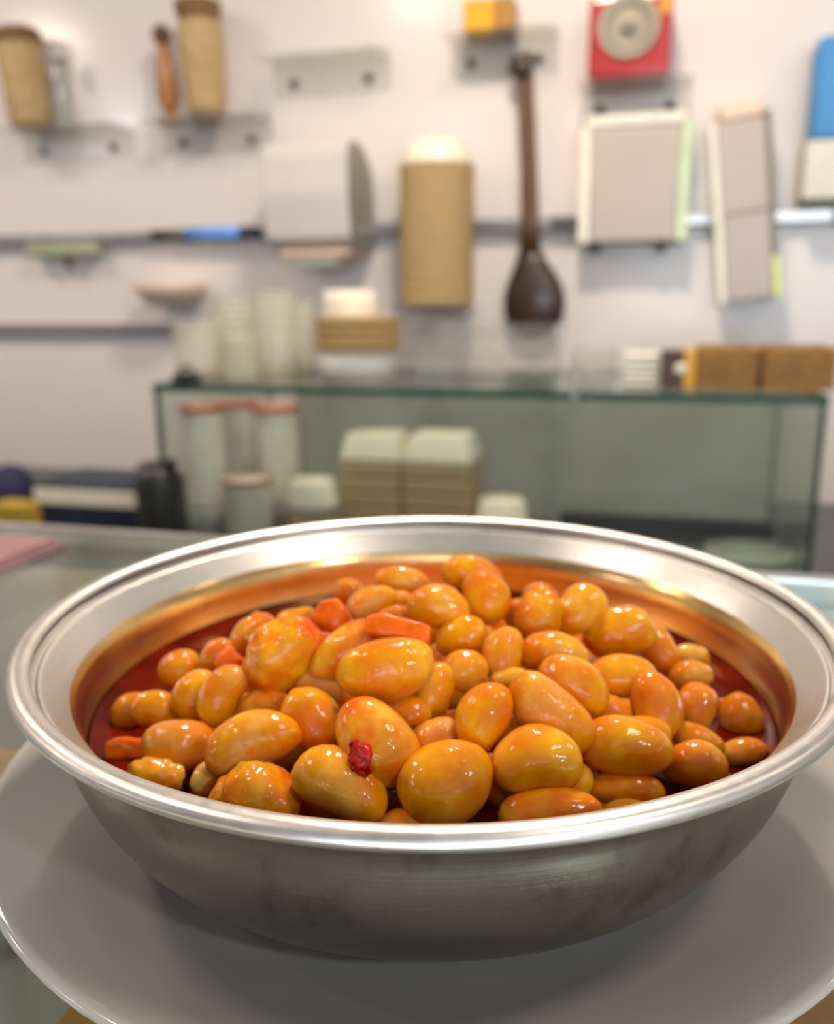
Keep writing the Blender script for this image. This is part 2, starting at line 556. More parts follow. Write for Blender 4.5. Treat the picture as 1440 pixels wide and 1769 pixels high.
# shop front behind the viewer; unseen window assumed, its light added as front fill
wallbox('wall_front', -3.5, 2.5, -2.9, -2.8, FLOOR, CEIL, M['dark_wall'])
wo = bpy.data.objects.new('window_fill', WIN_FILL)
link(wo)
wo.location = B(0.9, -2.74, 0.35)
wo.rotation_euler = (math.radians(90), 0, -YAW)
assumed_win = tag(MB().box(-1.15, 1.15, -0.03, 0.03, -0.80, 0.80).build('assumed_window_1', M['dark_steel']), kind='structure')  # dark panel standing for the assumed window, out of view
assumed_win.location = B(0.9, -2.79, 0.35)
assumed_win.rotation_euler = (0, 0, -YAW)

for i, (u, d, e, lc) in enumerate(LAMPS):
    o = thing('ceiling_downlight', 'round recessed ceiling downlight above the shop counter', 'lamp', u, d, CEIL - 0.03, group='ceiling downlights')
    MB().lathe([(0.112, 0.0), (0.130, 0.0), (0.134, 0.03), (0.112, 0.03), (0.112, 0.0)], 32).build('trim_ring', M['steel'], o)
    MB().lathe([(0.0, 0.012), (0.111, 0.012), (0.111, 0.016), (0.0, 0.016)], 32).build('lamp_face', M['lampface'], o)

# ------------------------------------------------------------------ the glass-topped counter under the plate
cu0, cu1 = -1.5, 1.5
ca = bd(on_z(0, 912, 0.0))
cb_ = bd(on_z(1425, 1008, 0.0))
CD = (ca[1] + cb_[1]) / 2          # far edge of the counter, along N
cnt = thing('display_counter', 'glass-topped display counter carrying the plate and bowl', 'counter', 0, 0, FLOOR)
h0 = -FLOOR
MB().box(cu0, cu1, CD - 0.85, CD, h0 - 0.010, h0, mi=0).build('glass_top', M['counter_glass'], cnt)
MB().box(cu0, cu1, CD + 0.0002, CD + 0.012, h0 - 0.020, h0 + 0.001, 0.002).build('edge_strip', M['steel'], cnt)
MB().box(cu0 + 0.03, cu1 - 0.03, CD - 0.819, CD - 0.031, h0 - 0.10, h0 - 0.085).build('inner_deck', M['steel'], cnt)
MB().box(cu0, cu1, CD - 0.03, CD - 0.002, 0.05, h0 - 0.011).build('rear_panel', M['steel'], cnt)
MB().box(cu0, cu1, CD - 0.85, CD - 0.82, 0.05, h0 - 0.011).build('front_panel', M['dark_steel'], cnt)
for uu in (cu0, cu1 - 0.03):
    MB().box(uu, uu + 0.03, CD - 0.82, CD - 0.03, 0.05, h0 - 0.011).build('side_panel', M['steel'], cnt)
MB().box(cu0 + 0.05, cu1 - 0.05, CD - 0.80, CD - 0.06, 0.0, 0.05).build('plinth', M['black'], cnt)

# unseen warm fill strip added inside the counter to light trays and deck
MB().box(-1.2, 1.2, CD - 0.815, CD - 0.800, h0 - 0.030, h0 - 0.018, 0.002).build('fill_strip', M['lampface'], cnt)
sd = bpy.data.lights.new('strip_fill', 'AREA')
sd.shape = 'RECTANGLE'
sd.size = 2.4
sd.size_y = 0.02
sd.energy = 1.8
sd.color = (1.0, 0.80, 0.58)
so = link(bpy.data.objects.new('strip_fill', sd))
so.location = B(0, CD - 0.795, -0.028)
so.rotation_euler = (math.radians(62), 0, -YAW)

# trays of food lying inside the counter, seen through the glass beside the plate
deck_z = -0.085


def food_tray(px, py, w, dpt, label, mat, rz=0.0):
    p = on_z(px, py, deck_z + 0.05)
    u, d = bd(p)
    o = thing('food_tray', label, 'tray', u, d, deck_z, rz)
    t = 0.003
    mb = MB()
    mb.box(-w / 2, w / 2, -dpt / 2, dpt / 2, 0, t)
    mb.box(-w / 2, w / 2, -dpt / 2, -dpt / 2 + t, 0, 0.044)
    mb.box(-w / 2, w / 2, dpt / 2 - t, dpt / 2, 0, 0.044)
    mb.box(-w / 2, -w / 2 + t, -dpt / 2, dpt / 2, 0, 0.044)
    mb.box(w / 2 - t, w / 2, -dpt / 2, dpt / 2, 0, 0.044)
    mb.build('pan', M['steel'], o)
    nx, ny = 22, 18
    mb = MB()
    vs_ = []
    for j in range(ny + 1):
        for i in range(nx + 1):
            x = -w / 2 + t + (w - 2 * t) * i / nx
            y = -dpt / 2 + t + (dpt - 2 * t) * j / ny
            vs_.append((x, y, 0.046 + 0.010 * noise.noise(Vector((x * 40, y * 40, px)))))
    fs = [(j * (nx + 1) + i, j * (nx + 1) + i + 1, (j + 1) * (nx + 1) + i + 1, (j + 1) * (nx + 1) + i) for j in range(ny) for i in range(nx)]
    mb._new(vs_, fs, 0, True)
    tag(mb.build('food_filling', mat, o), kind='stuff')
    return o


food_tray(300, 1850, 0.075, 0.08, 'steel tray of orange food below the glass at lower left', M['food_orange'])
food_tray(1440, 1810, 0.09, 0.09, 'steel tray of brown-orange food below the glass at lower right', M['food_rust'])
food_tray(-40, 1330, 0.06, 0.05, 'steel tray of tan food below the glass left of the plate', M['food_brown'])

# ------------------------------------------------------------------ plate
PZ = RIM_Z - 0.48 * R              # plate well top, where the bowl stands
pl_prof = [(0.0, PZ), (0.55 * R, PZ), (0.72 * R, PZ + 0.002 * R), (0.82 * R, PZ + 0.022 * R), (0.92 * R, PZ + 0.058 * R), (1.02 * R, PZ + 0.092 * R),
           (1.085 * R, PZ + 0.112 * R), (1.105 * R, PZ + 0.114 * R), (1.114 * R, PZ + 0.106 * R), (1.108 * R, PZ + 0.092 * R),
           (1.02 * R, PZ + 0.050 * R), (0.90 * R, PZ + 0.005 * R), (0.78 * R, PZ - 0.045 * R), (0.68 * R, PZ - 0.065 * R), (0.66 * R, 0.0), (0.62 * R, 0.0),
           (0.60 * R, PZ - 0.07 * R), (0.0, PZ - 0.07 * R)]
plate = MB().lathe(pl_prof, 128).build('plate', M['plate'])
plate.location = (0.020 * R, 0, 0)
tag(plate, 'glossy grey round plate under the metal bowl', 'plate')

# ------------------------------------------------------------------ bowl
bowl = bpy.data.objects.new('stew_bowl', None)
bowl.empty_display_size = 0.05
link(bowl)
bowl.location = (0.010 * R, -0.015 * R, PZ)
tag(bowl, 'wide round aluminium bowl with rolled rim, full of stewed beans', 'bowl')
ZR = RIM_Z - PZ                     # rim height above the bowl's foot


def sup(r0, z0, r1, z1, n, k=14):
    return [(r1 + (r0 - r1) * math.cos(s) ** (2 / n), z0 + (z1 - z0) * math.sin(s) ** (2 / n)) for s in [math.pi / 2 * i / k for i in range(k + 1)]]


zz = lambda v: ZR + (v - 0.006) * R
outer = [(0.962 * R, zz(-0.018)), (0.953 * R, zz(-0.032)), (0.938 * R, zz(-0.046))] + sup(0.918 * R, zz(-0.062), 0.585 * R, 0.0005, 2.0) + [(0.575 * R, 0.0), (0.0, 0.0)]
inner = [(0.0, 0.0016), (0.545 * R, 0.0016)] + list(reversed(sup(0.870 * R, zz(-0.108), 0.555 * R, 0.003, 2.05)))
MB().lathe(outer, 144).build('outer_wall', M['alu'], bowl)
MB().lathe(inner + [(0.877 * R, zz(-0.094)), (0.884 * R, zz(-0.082))], 144).build('inner_wall', M['alu_in'], bowl)
fl = [(0.884 * R, zz(-0.082)), (0.887 * R, zz(-0.078)), (0.900 * R, zz(-0.064)), (0.913 * R, zz(-0.050)), (0.926 * R, zz(-0.036)), (0.936 * R, zz(-0.0252)), (0.940 * R, zz(-0.0218)),
      (0.944 * R, zz(-0.020)), (0.948 * R, zz(-0.0215)), (0.952 * R, zz(-0.023)), (0.956 * R, zz(-0.020)), (0.958 * R, zz(-0.012))]
MB().lathe(fl, 144).build('flange', M['alu_rim'], bowl)
bead = []
for i in range(21):
    a = math.radians(165 - 320 * i / 20)
    bead.append((0.981 * R + 0.026 * R * math.cos(a), zz(0.001) + 0.019 * R * math.sin(a)))
MB().lathe(bead + [(0.958 * R, zz(-0.022))], 144).build('rolled_rim', M['alu_rim'], bowl)

# ------------------------------------------------------------------ sauce
SZ = RIM_Z - 0.222 * R
mb = MB()
sr = [0.0] + [0.045 * R * i for i in range(1, 18)] + [0.80 * R, 0.835 * R, 0.853 * R]
rings = []
SEG = 96
for r in sr:
    ring = []
    for k in range(1 if r == 0 else SEG):
        a = 2 * math.pi * k / SEG
        x, y = r * math.cos(a), r * math.sin(a)
        z = 0.012 * R * noise.noise(Vector((x * 70, y * 70, 3.1)))
        if r > 0.79 * R:
            z = 0.002 * R + 0.008 * R * max(0.0, (r - 0.83 * R) / (0.025 * R))
        ring.append(mb.bm.verts.new((x, y, z)))
    rings.append(ring)
for a, b in zip(rings, rings[1:]):
    for k in range(SEG):
        f = mb.bm.faces.new([a[0], b[k], b[(k + 1) % SEG]] if len(a) == 1 else [a[k], b[k], b[(k + 1) % SEG], a[(k + 1) % SEG]])
        f.smooth = True
sauce = mb.build('sauce', M['sauce'], loc=(0.010 * R, -0.015 * R, SZ))
tag(sauce, 'dark red oily sauce filling the bowl around the beans', 'sauce', kind='stuff')

# ------------------------------------------------------------------ beans


def mound(x, y):
    x -= 0.010 * R
    y += 0.014 * R
    r2 = (x * x + y * y) / (0.85 * R) ** 2
    return RIM_Z + R * (-0.228 + 0.208 * max(-0.2, 1 - r2))


def hit_mound(px, py, raise_=0.0):
    r = ray(px, py)
    lo, hi = 0.5 * R, 4.0 * R
    for _ in range(50):
        m_ = (lo + hi) / 2
        p = CAM + r * m_
        if p.z > mound(p.x, p.y) + raise_ * R:
            lo = m_
        else:
            hi = m_
    return CAM + r * lo


def bean_mesh(name, L, W, T, bend, seed, rough):
    nu, nv = 40, 30
    rnd = random.Random(seed)
    asym = rnd.uniform(-0.12, 0.12)
    rough = rough * 1.3
    fq = 2.1 if rough < 0.06 else 2.6
    vs_, fs = [], []
    for i in range(nu + 1):
        t = math.pi * i / nu
        x = math.cos(t)
        rad = max(0.0, math.sin(t)) ** 0.86 * (1 + asym * x)
        for k in range(1 if i in (0, nu) else nv):
            a = 2 * math.pi * k / nv
            cy, sz = math.cos(a), math.sin(a)
            y = rad * cy
            z = rad * sz
            y -= bend * (x * x - 0.35)
            y += 0.55 * bend * math.exp(-(x / 0.42) ** 2) * max(0.0, -cy) ** 1.5
            q = Vector((x * 1.4, y, z)) * fq * 0.5 + Vector((seed * 3.7, seed * 1.3, 0))
            d = 1 + rough * noise.noise(q) * 2.0
            if rough >= 0.05:
                d += rough * 0.8 * noise.noise(q * 2.4)
            d += 0.010 * noise.noise(q * 5.5) + 0.5 * rough * max(0.0, noise.noise(q * 1.7 + Vector((9, 0, 0)))) 
            vs_.append((x * L / 2 * d, y * W / 2 * d, z * T / 2 * d))

    def ix(i, k):
        if i == 0:
            return 0
        if i == nu:
            return 1 + (nu - 1) * nv
        return 1 + (i - 1) * nv + k % nv
    for i in range(nu):
        for k in range(nv):
            f = [ix(i, k), ix(i + 1, k), ix(i + 1, k + 1), ix(i, k + 1)]
            f2 = []
            for q in f:
                if q not in f2:
                    f2.append(q)
            fs.append(f2)
    me = bpy.data.meshes.new(name)
    me.from_pydata(vs_, [], fs)
    me.polygons.foreach_set('use_smooth', [True] * len(me.polygons))
    me.update()
    return me


def frame(ang, tau):
    eu = UP * math.cos(tau) + fwd * math.sin(tau)
    et = -fwd * math.cos(tau) + UP * math.sin(tau)
    ax = RT * math.cos(ang) + eu * math.sin(ang)
    ay = -RT * math.sin(ang) + eu * math.cos(ang)
    return ax, ay, et


def place(o, p, ax, ay, az):
    o.matrix_world = Matrix(((ax.x, ay.x, az.x, p.x), (ax.y, ay.y, az.y, p.y), (ax.z, ay.z, az.z, p.z), (0, 0, 0, 1)))


# px, py, length, width, angle (ccw from +x), raise in R, relief, pale, stain, label
BEANS = [
    (268, 1342, 98, 66, 0, 0.0, .07, .4, .9, 'lumpy orange bean touching the front rim at far left'),
    (308, 1287, 124, 90, 5, 0.0, .02, .5, .5, 'smooth plump bean just above the lumpy one at the left rim'),
    (437, 1282, 168, 104, 20, .03, .025, .5, .5, 'long glossy bean with a small red fleck on its skin'),
    (360, 1346, 66, 54, 60, -.02, .02, .9, .1, 'small pale bean tucked under the red-flecked long bean'),
    (445, 1376, 156, 106, -8, 0.0, .075, .3, .8, 'large wrinkled bean at the front rim, left of centre'),
    (541, 1244, 118, 98, -50, .01, .04, .2, .6, 'upright bean between the red-flecked bean and the pepper-topped one'),
    (652, 1281, 172, 120, -48, .05, .025, .3, .9, 'big slanted bean with a red pepper scrap at its lower left'),
    (589, 1358, 178, 110, -27, .02, .02, .6, .4, 'long kidney bean lying under the red pepper scrap at the front'),
    (770, 1352, 168, 142, 28, .02, .02, .1, .45, 'biggest round bean at front centre'),
    (708, 1428, 108, 64, 0, -.03, .03, .5, .7, 'bean tip just peeking over the front rim at centre'),
    (924, 1317, 156, 120, 8, .03, .02, .2, .5, 'fat speckled bean right of the big round front bean'),
    (950, 1402, 178, 80, 3, -.01, .02, .1, .7, 'long flat bean along the front rim, right of centre'),
    (1080, 1291, 158, 104, -6, .02, .02, .2, .6, 'long smooth bean lying level in the right front'),
    (1118, 1264, 80, 54, -15, .02, .02, .4, .5, 'small bean peeking over the level long bean on the right'),
    (1078, 1365, 136, 64, -4, -.05, .02, 0, 1, 'dark orange bean half sunk in sauce at the right front'),
    (1076, 1404, 84, 44, 5, -.05, .03, .9, .1, 'pale bean sliver at the front rim on the right'),
    (1200, 1323, 108, 84, -5, 0.0, .02, .2, .6, 'round shiny bean by the right front rim'),
    (1207, 1281, 90, 58, -25, 0.0, .02, .2, .7, 'bean directly behind the round shiny one at the right rim'),
    (1285, 1303, 88, 54, 8, -.01, .02, .3, .8, 'flat orange bean against the right rim'),
    (1281, 1239, 84, 70, -72, -.01, .02, 1.0, .5, 'lone pale bean standing in sauce at far right'),
    (1130, 1222, 122, 90, -84, .03, .02, .3, .6, 'upright bean with a dark seam on the right'),
    (1203, 1222, 86, 70, 70, .01, .02, .2, .6, 'bean beside the seamed upright bean, toward the sauce'),
    (1194, 1168, 74, 52, 5, .01, .02, .8, .4, 'lower of two small pale beans at the right edge'),
    (1189, 1138, 72, 48, -5, .01, .02, .9, .4, 'upper of two small pale beans at the right edge'),
    (1072, 1170, 124, 78, 0, .04, .015, .7, .4, 'pale oblong bean lying level right of centre'),
    (990, 1185, 128, 92, -36, .05, .02, .2, .6, 'slanted bean left of the pale oblong one'),
    (951, 1233, 168, 100, -42, .05, .02, .5, .5, 'long slanted bean above the fat speckled one'),
    (1052, 1228, 78, 54, -15, 0.0, .02, .4, .5, 'small bean in the gap above the level long bean'),
    (1070, 1094, 124, 90, 10, .04, .04, .1, .7, 'bumpy bean at the back right of the heap'),
    (1139, 1124, 98, 58, -68, .01, .02, .2, .7, 'bean leaning behind the bumpy back right one'),
    (1000, 1055, 102, 78, 40, .07, .03, .5, .5, 'shiny bean at the top of the back right cluster'),
    (930, 1062, 98, 74, 62, .06, .06, .2, .8, 'rough-skinned bean leaning on the shiny top one at back right'),
    (892, 1060, 54, 44, 60, .03, .03, .4, .6, 'tiny bean end left of the rough-skinned back bean'),
    (932, 1030, 60, 44, 0, .05, .07, .3, .9, 'small orange bean behind the rough-skinned one'),
    (956, 1129, 118, 74, -5, .05, .03, .2, .7, 'level bean below the back right cluster'),
    (868, 1129, 94, 72, 76, .05, .02, .4, .6, 'upright oval bean right of the round centre bean'),
    (802, 1159, 80, 72, 0, .03, .02, .4, .6, 'round bean at the centre of the heap'),
    (838, 1031, 96, 80, -70, .08, .02, .1, .6, 'tall bean standing at the back of the heap'),
    (815, 994, 108, 62, -15, .10, .02, .2, .6, 'bean lying behind the tall one, highest at the back'),
    (756, 1051, 108, 80, -6, .08, .02, .2, .6, 'bright oval bean left of the tall back one'),
    (695, 1007, 98, 52, -10, .07, .02, .3, .6, 'flat bean behind the bright oval one at the back'),
    (642, 1042, 88, 58, 20, .06, .02, .6, .5, 'pale shiny bean at the back, left of the bright oval one'),
    (604, 1025, 56, 48, -20, .02, .02, .3, .7, 'small round bean at the far back left'),
    (694, 1042, 50, 44, 0, .05, .02, .3, .7, 'bean end squeezed between the pale shiny and bright oval ones'),
    (684, 1068, 66, 42, 5, .05, .02, .5, .6, 'bean showing under the pale shiny back one'),
    (797, 1103, 90, 76, 15, .03, .02, .1, .6, 'shaded bean below the bright oval back one'),
    (667, 1155, 166, 106, 12, .09, .02, .4, .5, 'large smooth bean on top at the centre of the heap'),
    (604, 1120, 150, 74, 36, .07, .04, .2, .9, 'orange-stained bean behind the large smooth centre one'),
    (751, 1192, 100, 70, 75, .01, .02, .4, .5, 'shaded bean right of the large smooth centre one'),
    (698, 1232, 96, 72, -15, -.01, .02, .2, .6, 'dark low bean under the large smooth centre one'),
    (752, 1276, 84, 66, 20, 0.0, .05, .8, .4, 'sparkling bean behind the biggest round front bean'),
    (835, 1237, 124, 94, 64, .05, .025, .3, .6, 'upright kidney bean right of centre'),
    (882, 1176, 74, 48, 0, .02, .02, .8, .3, 'pale bean top behind the upright kidney bean'),
    (491, 1130, 150, 108, 42, .07, .08, .1, 1.0, 'big crumpled orange bean at the top left of the heap'),
    (441, 1096, 86, 64, 30, .03, .05, .1, .9, 'bean behind the big crumpled orange one'),
    (514, 1072, 72, 46, 10, .05, .05, .2, .8, 'bean beside the carrot lump at the back left'),
    (386, 1200, 110, 74, 62, .03, .03, .5, .5, 'upright shiny bean left of the crumpled orange one'),
    (338, 1202, 94, 74, 66, .01, .02, .9, .3, 'pale upright bean left of the shiny upright one'),
    (270, 1229, 88, 66, -14, 0.0, .02, .5, .6, 'bean floating at the left edge of the sauce'),
    (224, 1228, 70, 54, 50, -.01, .03, .1, .9, 'orange bean outermost at the left edge'),
    (311, 1157, 72, 70, 0, 0.0, .015, .1, .7, 'round bean alone in sauce at the back left'),
    (379, 1133, 68, 56, 30, .01, .02, .3, .7, 'bean between the round lone one and the crumpled one'),
    (458, 1222, 92, 66, 0, -.02, .02, .2, .6, 'dark sunken bean under the crumpled orange one'),
    (551, 1187, 80, 56, -20, 0.0, .03, .7, .4, 'bean end between the crumpled and large smooth beans'),
    (990, 1352, 70, 66, 60, -.04, .02, .3, .5, 'low bean in the gap below the fat speckled one'),
]
rng = random.Random(11)
placed = []
bean_name = 'bean'
for i, (px, py, L, W, ang, rs, rough, pale, stain, label) in enumerate(BEANS):
    p = hit_mound(px, py, rs)
    dep = (p - CAM).dot(fwd)
    k = dep / F
    l_, w_ = L * k * 1.02, W * k * 1.02
    rmax = 0.845 * R - 0.44 * w_
    rr = math.hypot(p.x, p.y)
    if rr > rmax:
        p.x *= rmax / rr
        p.y *= rmax / rr
    tau = math.radians(rng.uniform(12, 30))
    ax, ay, az = frame(math.radians(ang), tau)
    sp = rng.uniform(-0.7, 0.7)
    ay, az = ay * math.cos(sp) + az * math.sin(sp), az * math.cos(sp) - ay * math.sin(sp)
    asp = l_ / w_
    bend = 0.0 if asp < 1.2 else rng.choice([0.10, 0.16, 0.22, -0.12])
    me = bean_mesh(bean_name, l_, w_, w_ * rng.uniform(0.90, 1.0), bend, 3 + i * 1.7, rough)
    me.materials.append(M['bean'])
    o = link(bpy.data.objects.new(bean_name, me))
    place(o, p, ax, ay, az)
    o.color = (pale, stain, 0, 1)
    tag(o, label, 'bean', 'stewed beans heaped in the bowl')
    placed.append((p, l_ / 2, w_ / 2))

# lower layer that shows only in the gaps
GL = 'bean mostly buried under the top layer of the heap'
step = 0.185 * R
row = 0
yy = -0.68 * R
nfill = 0
while yy < 0.68 * R:
    xx = -0.70 * R + (step / 2 if row % 2 else 0)
    while xx < 0.70 * R:
        x = xx + rng.uniform(-0.02, 0.02) * R
        y = yy + rng.uniform(-0.02, 0.02) * R
        r = math.hypot(x, y)
        if r < 0.68 * R:
            z = mound(x, y) - rng.uniform(0.100, 0.125) * R
            p = Vector((x, y, z))
            near = min((p - q).length for q, a, b in placed)
            if z > SZ - 0.06 * R and near > 0.055 * R:
                l_, w_ = rng.uniform(0.15, 0.18) * R, rng.uniform(0.115, 0.135) * R
                me = bean_mesh(bean_name, l_, w_, w_ * 0.92, 0.12, 200 + nfill * 1.3, 0.02)
                me.materials.append(M['bean'])
                o = link(bpy.data.objects.new(bean_name, me))
                a = rng.uniform(0, 2 * math.pi)
                place(o, p, Vector((math.cos(a), math.sin(a), 0)), Vector((-math.sin(a), math.cos(a), 0)), Vector((0, 0, 1)))
                o.color = (0.1, 0.9, 0, 1)
                tag(o, GL, 'bean', 'buried beans under the heap')
                nfill += 1
        xx += step
    yy += step * 0.866
    row += 1


def chunk(name, px, py, L, W, ang, rs, mat, label, cat, seed, flat=0.7, tau=20, group=None, push=0.0, rag=0.14):
    p = hit_mound(px, py, rs)
    r = ray(px, py)
    p = p - r * (push * R)
    k = (p - CAM).dot(fwd) / F
    l_, w_ = L * k, W * k
    rr = math.hypot(p.x, p.y)
    rmax = 0.80 * R - 0.5 * w_
    if rr > rmax:
        p.x *= rmax / rr
        p.y *= rmax / rr
    mb = MB()
    sg = lambda v, e: math.copysign(abs(v) ** e, v)
    nu, nv = 18, 22
    vs_ = []
    for a in range(nu + 1):
        t = -math.pi / 2 + math.pi * a / nu
        for b in range(nv):
            q = 2 * math.pi * b / nv
            v = Vector((sg(math.sin(t), 0.45) * l_ / 2, sg(math.cos(t), 0.45) * sg(math.cos(q), 0.55) * w_ / 2, sg(math.cos(t), 0.45) * sg(math.sin(q), 0.55) * w_ * flat / 2))
            for fr_, am in ((1.5, rag), (4.0, rag * 0.4)):
                g = v * (fr_ / w_) + Vector((seed, 0.3, 0))
                v = v + Vector((noise.noise(g), noise.noise(g + Vector((31, 7, 3))), noise.noise(g + Vector((5, 19, 41))))) * (am * w_)
            v.y += 0.12 * w_ * math.cos(v.x / l_ * 3)
            vs_.append(v)
    fs = [(a * nv + b, a * nv + (b + 1) % nv, (a + 1) * nv + (b + 1) % nv, (a + 1) * nv + b) for a in range(nu) for b in range(nv)]
    mb._new(vs_, fs, 0, True)
    bmesh.ops.remove_doubles(mb.bm, verts=mb.bm.verts[:], dist=1e-6)
    o = mb.build(name, mat)
    ax, ay, az = frame(math.radians(ang), math.radians(tau))
    place(o, p, ax, ay, az)
    tag(o, label, cat, group)
    return o


CG = 'carrot pieces in the stew'
chunk('carrot_piece', 688, 1090, 116, 40, -12, .10, M['carrot'], 'long carrot strip lying behind the large smooth centre bean', 'carrot', 2.1, group=CG, push=0.05)
chunk('carrot_piece', 570, 1072, 62, 54, -20, .06, M['carrot'], 'carrot lump at the back left of the heap', 'carrot', 5.5, 0.9, group=CG)
chunk('carrot_piece', 397, 1146, 42, 36, 40, .03, M['carrot'], 'tiny carrot cube behind the shiny upright bean on the left', 'carrot', 7.7, 0.9, group=CG, push=0.03)
chunk('carrot_piece', 222, 1298, 78, 38, 6, -.02, M['carrot'], 'carrot stick lying in sauce at the left rim', 'carrot', 9.1, group=CG)
chunk('carrot_piece', 1329, 1250, 78, 30, -66, -.02, M['carrot'], 'carrot sliver against the right inner wall of the bowl', 'carrot', 12.1, group=CG)
chunk('pepper_scrap', 617, 1309, 48, 40, -60, .05, M['pepper'], 'ragged red pepper scrap stuck between two front beans', 'pepper', 4.2, 0.5, group='red pepper scraps', push=0.050, rag=0.6)
chunk('pepper_scrap', 402, 1275, 16, 13, 30, .03, M['pepper'], 'tiny red fleck stuck on a long bean at left', 'pepper', 6.2, 0.4, group='red pepper scraps', push=0.066, rag=0.4)

# ------------------------------------------------------------------ back worktop and glass case
WZ = -0.27                          # worktop height
CFR = 1.18                          # case front distance
wk = thing('back_worktop', 'dark worktop along the white wall behind the counter', 'worktop', 0, 0, FLOOR)
wz = WZ - FLOOR
MB().box(-2.3, 2.2, CFR - 0.12, DW - 0.002, wz - 0.03, wz, 0.003).build('top', M['dark_steel'], wk)
MB().box(-2.3, 2.2, CFR - 0.08, DW - 0.002, 0.0, wz - 0.031).build('cabinet', M['steel'], wk)

# glass display case
cl, czt = on_wall(262, 660, CFR)
cr, czt2 = on_wall(1432, 690, CFR)
CTZ = (czt + czt2) / 2
cdep = 0.42
case = thing('glass_case', 'glass case with green edges on the back worktop', 'display case', 0, 0, WZ)
ch = CTZ - WZ
gm = [M['glass'], M['glass_edge']]


def pane(name, x0, x1, y0, y1, z0, z1, parent, mats=gm):
    """sheet of glass: its narrow edge faces show the green edge colour"""
    mb = MB().box(x0, x1, y0, y1, z0, z1)
    dims = (x1 - x0, y1 - y0, z1 - z0)
    thin = dims.index(min(dims))
    for f in mb.bm.faces:
        f.normal_update()
        if abs(f.normal[thin]) < 0.5:
            f.material_index = 1
    return mb.build(name, mats, parent)


jx = on_wall(992, 680, CFR)[0]
T_ = 0.010
pane('top_pane', cl, jx - 0.004, CFR, CFR + cdep, ch - T_, ch, case)
pane('top_pane', jx + 0.004, cr, CFR, CFR + cdep, ch - T_, ch, case)
pane('front_pane', cl + 0.001, cr - 0.001, CFR + 0.002, CFR + 0.008, 0.03, ch - T_ - 0.0005, case)
pane('side_pane', cl, cl + 0.007, CFR + 0.010, CFR + cdep, 0.012, ch - T_ - 0.0005, case)
pane('side_pane', cr - 0.007, cr, CFR + 0.010, CFR + cdep, 0.012, ch - T_ - 0.0005, case)
sx0 = on_wall(520, 800, CFR + cdep)[0]
smx = (sx0 + cr) / 2 + 0.05
MB().box(sx0, smx, CFR + cdep - 0.020, CFR + cdep - 0.014, 0.012, ch - T_ - 0.001).build('sliding_panel', M['grey_panel'], case)
MB().box(smx - 0.03, cr - 0.008, CFR + cdep - 0.012, CFR + cdep - 0.006, 0.012, ch - T_ - 0.001).build('sliding_panel', M['grey_panel'], case)
MB().box(cl, cr, CFR, CFR + cdep, 0.0, 0.011).build('base_plate', M['steel'], case)
b0 = on_wall(930, 910, CFR)[0]
MB().box(b0, cr - 0.008, CFR + 0.30, CFR + 0.33, 0.012, 0.04, 0.003).build('base_rail', M['black'], case)
MB().box(jx - 0.004, jx + 0.004, CFR - 0.002, CFR + 0.05, ch - T_ - 0.001, ch + 0.001).build('joint_clip', M['steel'], case)


# ---- things in and on the case
def cup_stack(px0, py0, px1, py1, D, z, label, cat, grp, mat, rim, n, name, taper=0.9, lid=None):
    u, zb, w, h = rectpx(px0, py0, px1, py1, D)
    h = on_wall((px0 + px1) / 2, py0, D)[1] - z
    o = thing(name, label, cat, u, D, z, group=grp)
    r = w / 2
    prof = [(0.0, 0.0), (r * taper, 0.0)]
    for i in range(n):
        a = h * (0.30 + 0.70 * i / n)
        b = h * (0.30 + 0.70 * (i + 0.55) / n)
        prof += [(r * (taper + (1 - taper) * 0.55), a), (r * 0.97, b), (r, b + 0.001), (r, b + 0.003), (r * 0.95, b + 0.0035)]
    prof = [q for q in prof if q[1] <= h] + [(r * 0.93, h * 0.985), (0.0, h * 0.98)]
    MB().lathe(prof, 36).build('cup_column', mat, o)
    if rim:
        MB().lathe([(r * 0.90, h * 0.955), (r * 1.02, h * 0.955), (r * 1.04, h * 0.975), (r * 1.02, h), (r * 0.92, h), (r * 0.90, h * 0.955)], 36).build('top_rim', rim, o)
    return o


CZ = WZ + 0.0115
RG = 'stacks of white cups with red rims in the glass case'
cup_stack(322, 700, 388, 925, CFR + 0.08, CZ, 'tall stack of white cups with coral rims at left inside the glass case', 'cups', RG, M['paper'], M['redrim'], 9, 'cup_stack')
cup_stack(383, 694, 447, 880, CFR + 0.20, CZ, 'tall coral-rimmed cup stack standing between and behind two others', 'cups', RG, M['paper'], M['redrim'], 9, 'cup_stack')
cup_stack(444, 700, 516, 900, CFR + 0.13, CZ, 'tall coral-rimmed cup stack rightmost inside the glass case', 'cups', RG, M['paper'], M['redrim'], 9, 'cup_stack')
cup_stack(392, 826, 466, 930, CFR + 0.045, CZ, 'short stack of white cups with a coral rim in front of the tall stacks', 'cups', RG, M['paper'], M['redrim'], 5, 'cup_stack')


def lidded_tub(px0, py0, px1, py1, D, z, label):
    u, zb, w, h = rectpx(px0, py0, px1, py1, D)
    h = on_wall((px0 + px1) / 2, py0, D)[1] - z
    r = w / 2
    o = thing('lidded_tub', label, 'tub', u, D, z)
    MB().lathe([(0, 0), (r * 0.82, 0), (r * 0.94, h * 0.60), (0, h * 0.60)], 40).build('tub_body', M['kraft2'], o)
    MB().lathe([(r * 0.9, h * 0.60), (r, h * 0.61), (r, h * 0.72), (r * 0.93, h * 0.76), (r * 0.86, h * 0.97), (r * 0.80, h), (0, h)], 40).build('tub_lid', M['cream'], o)
    return o


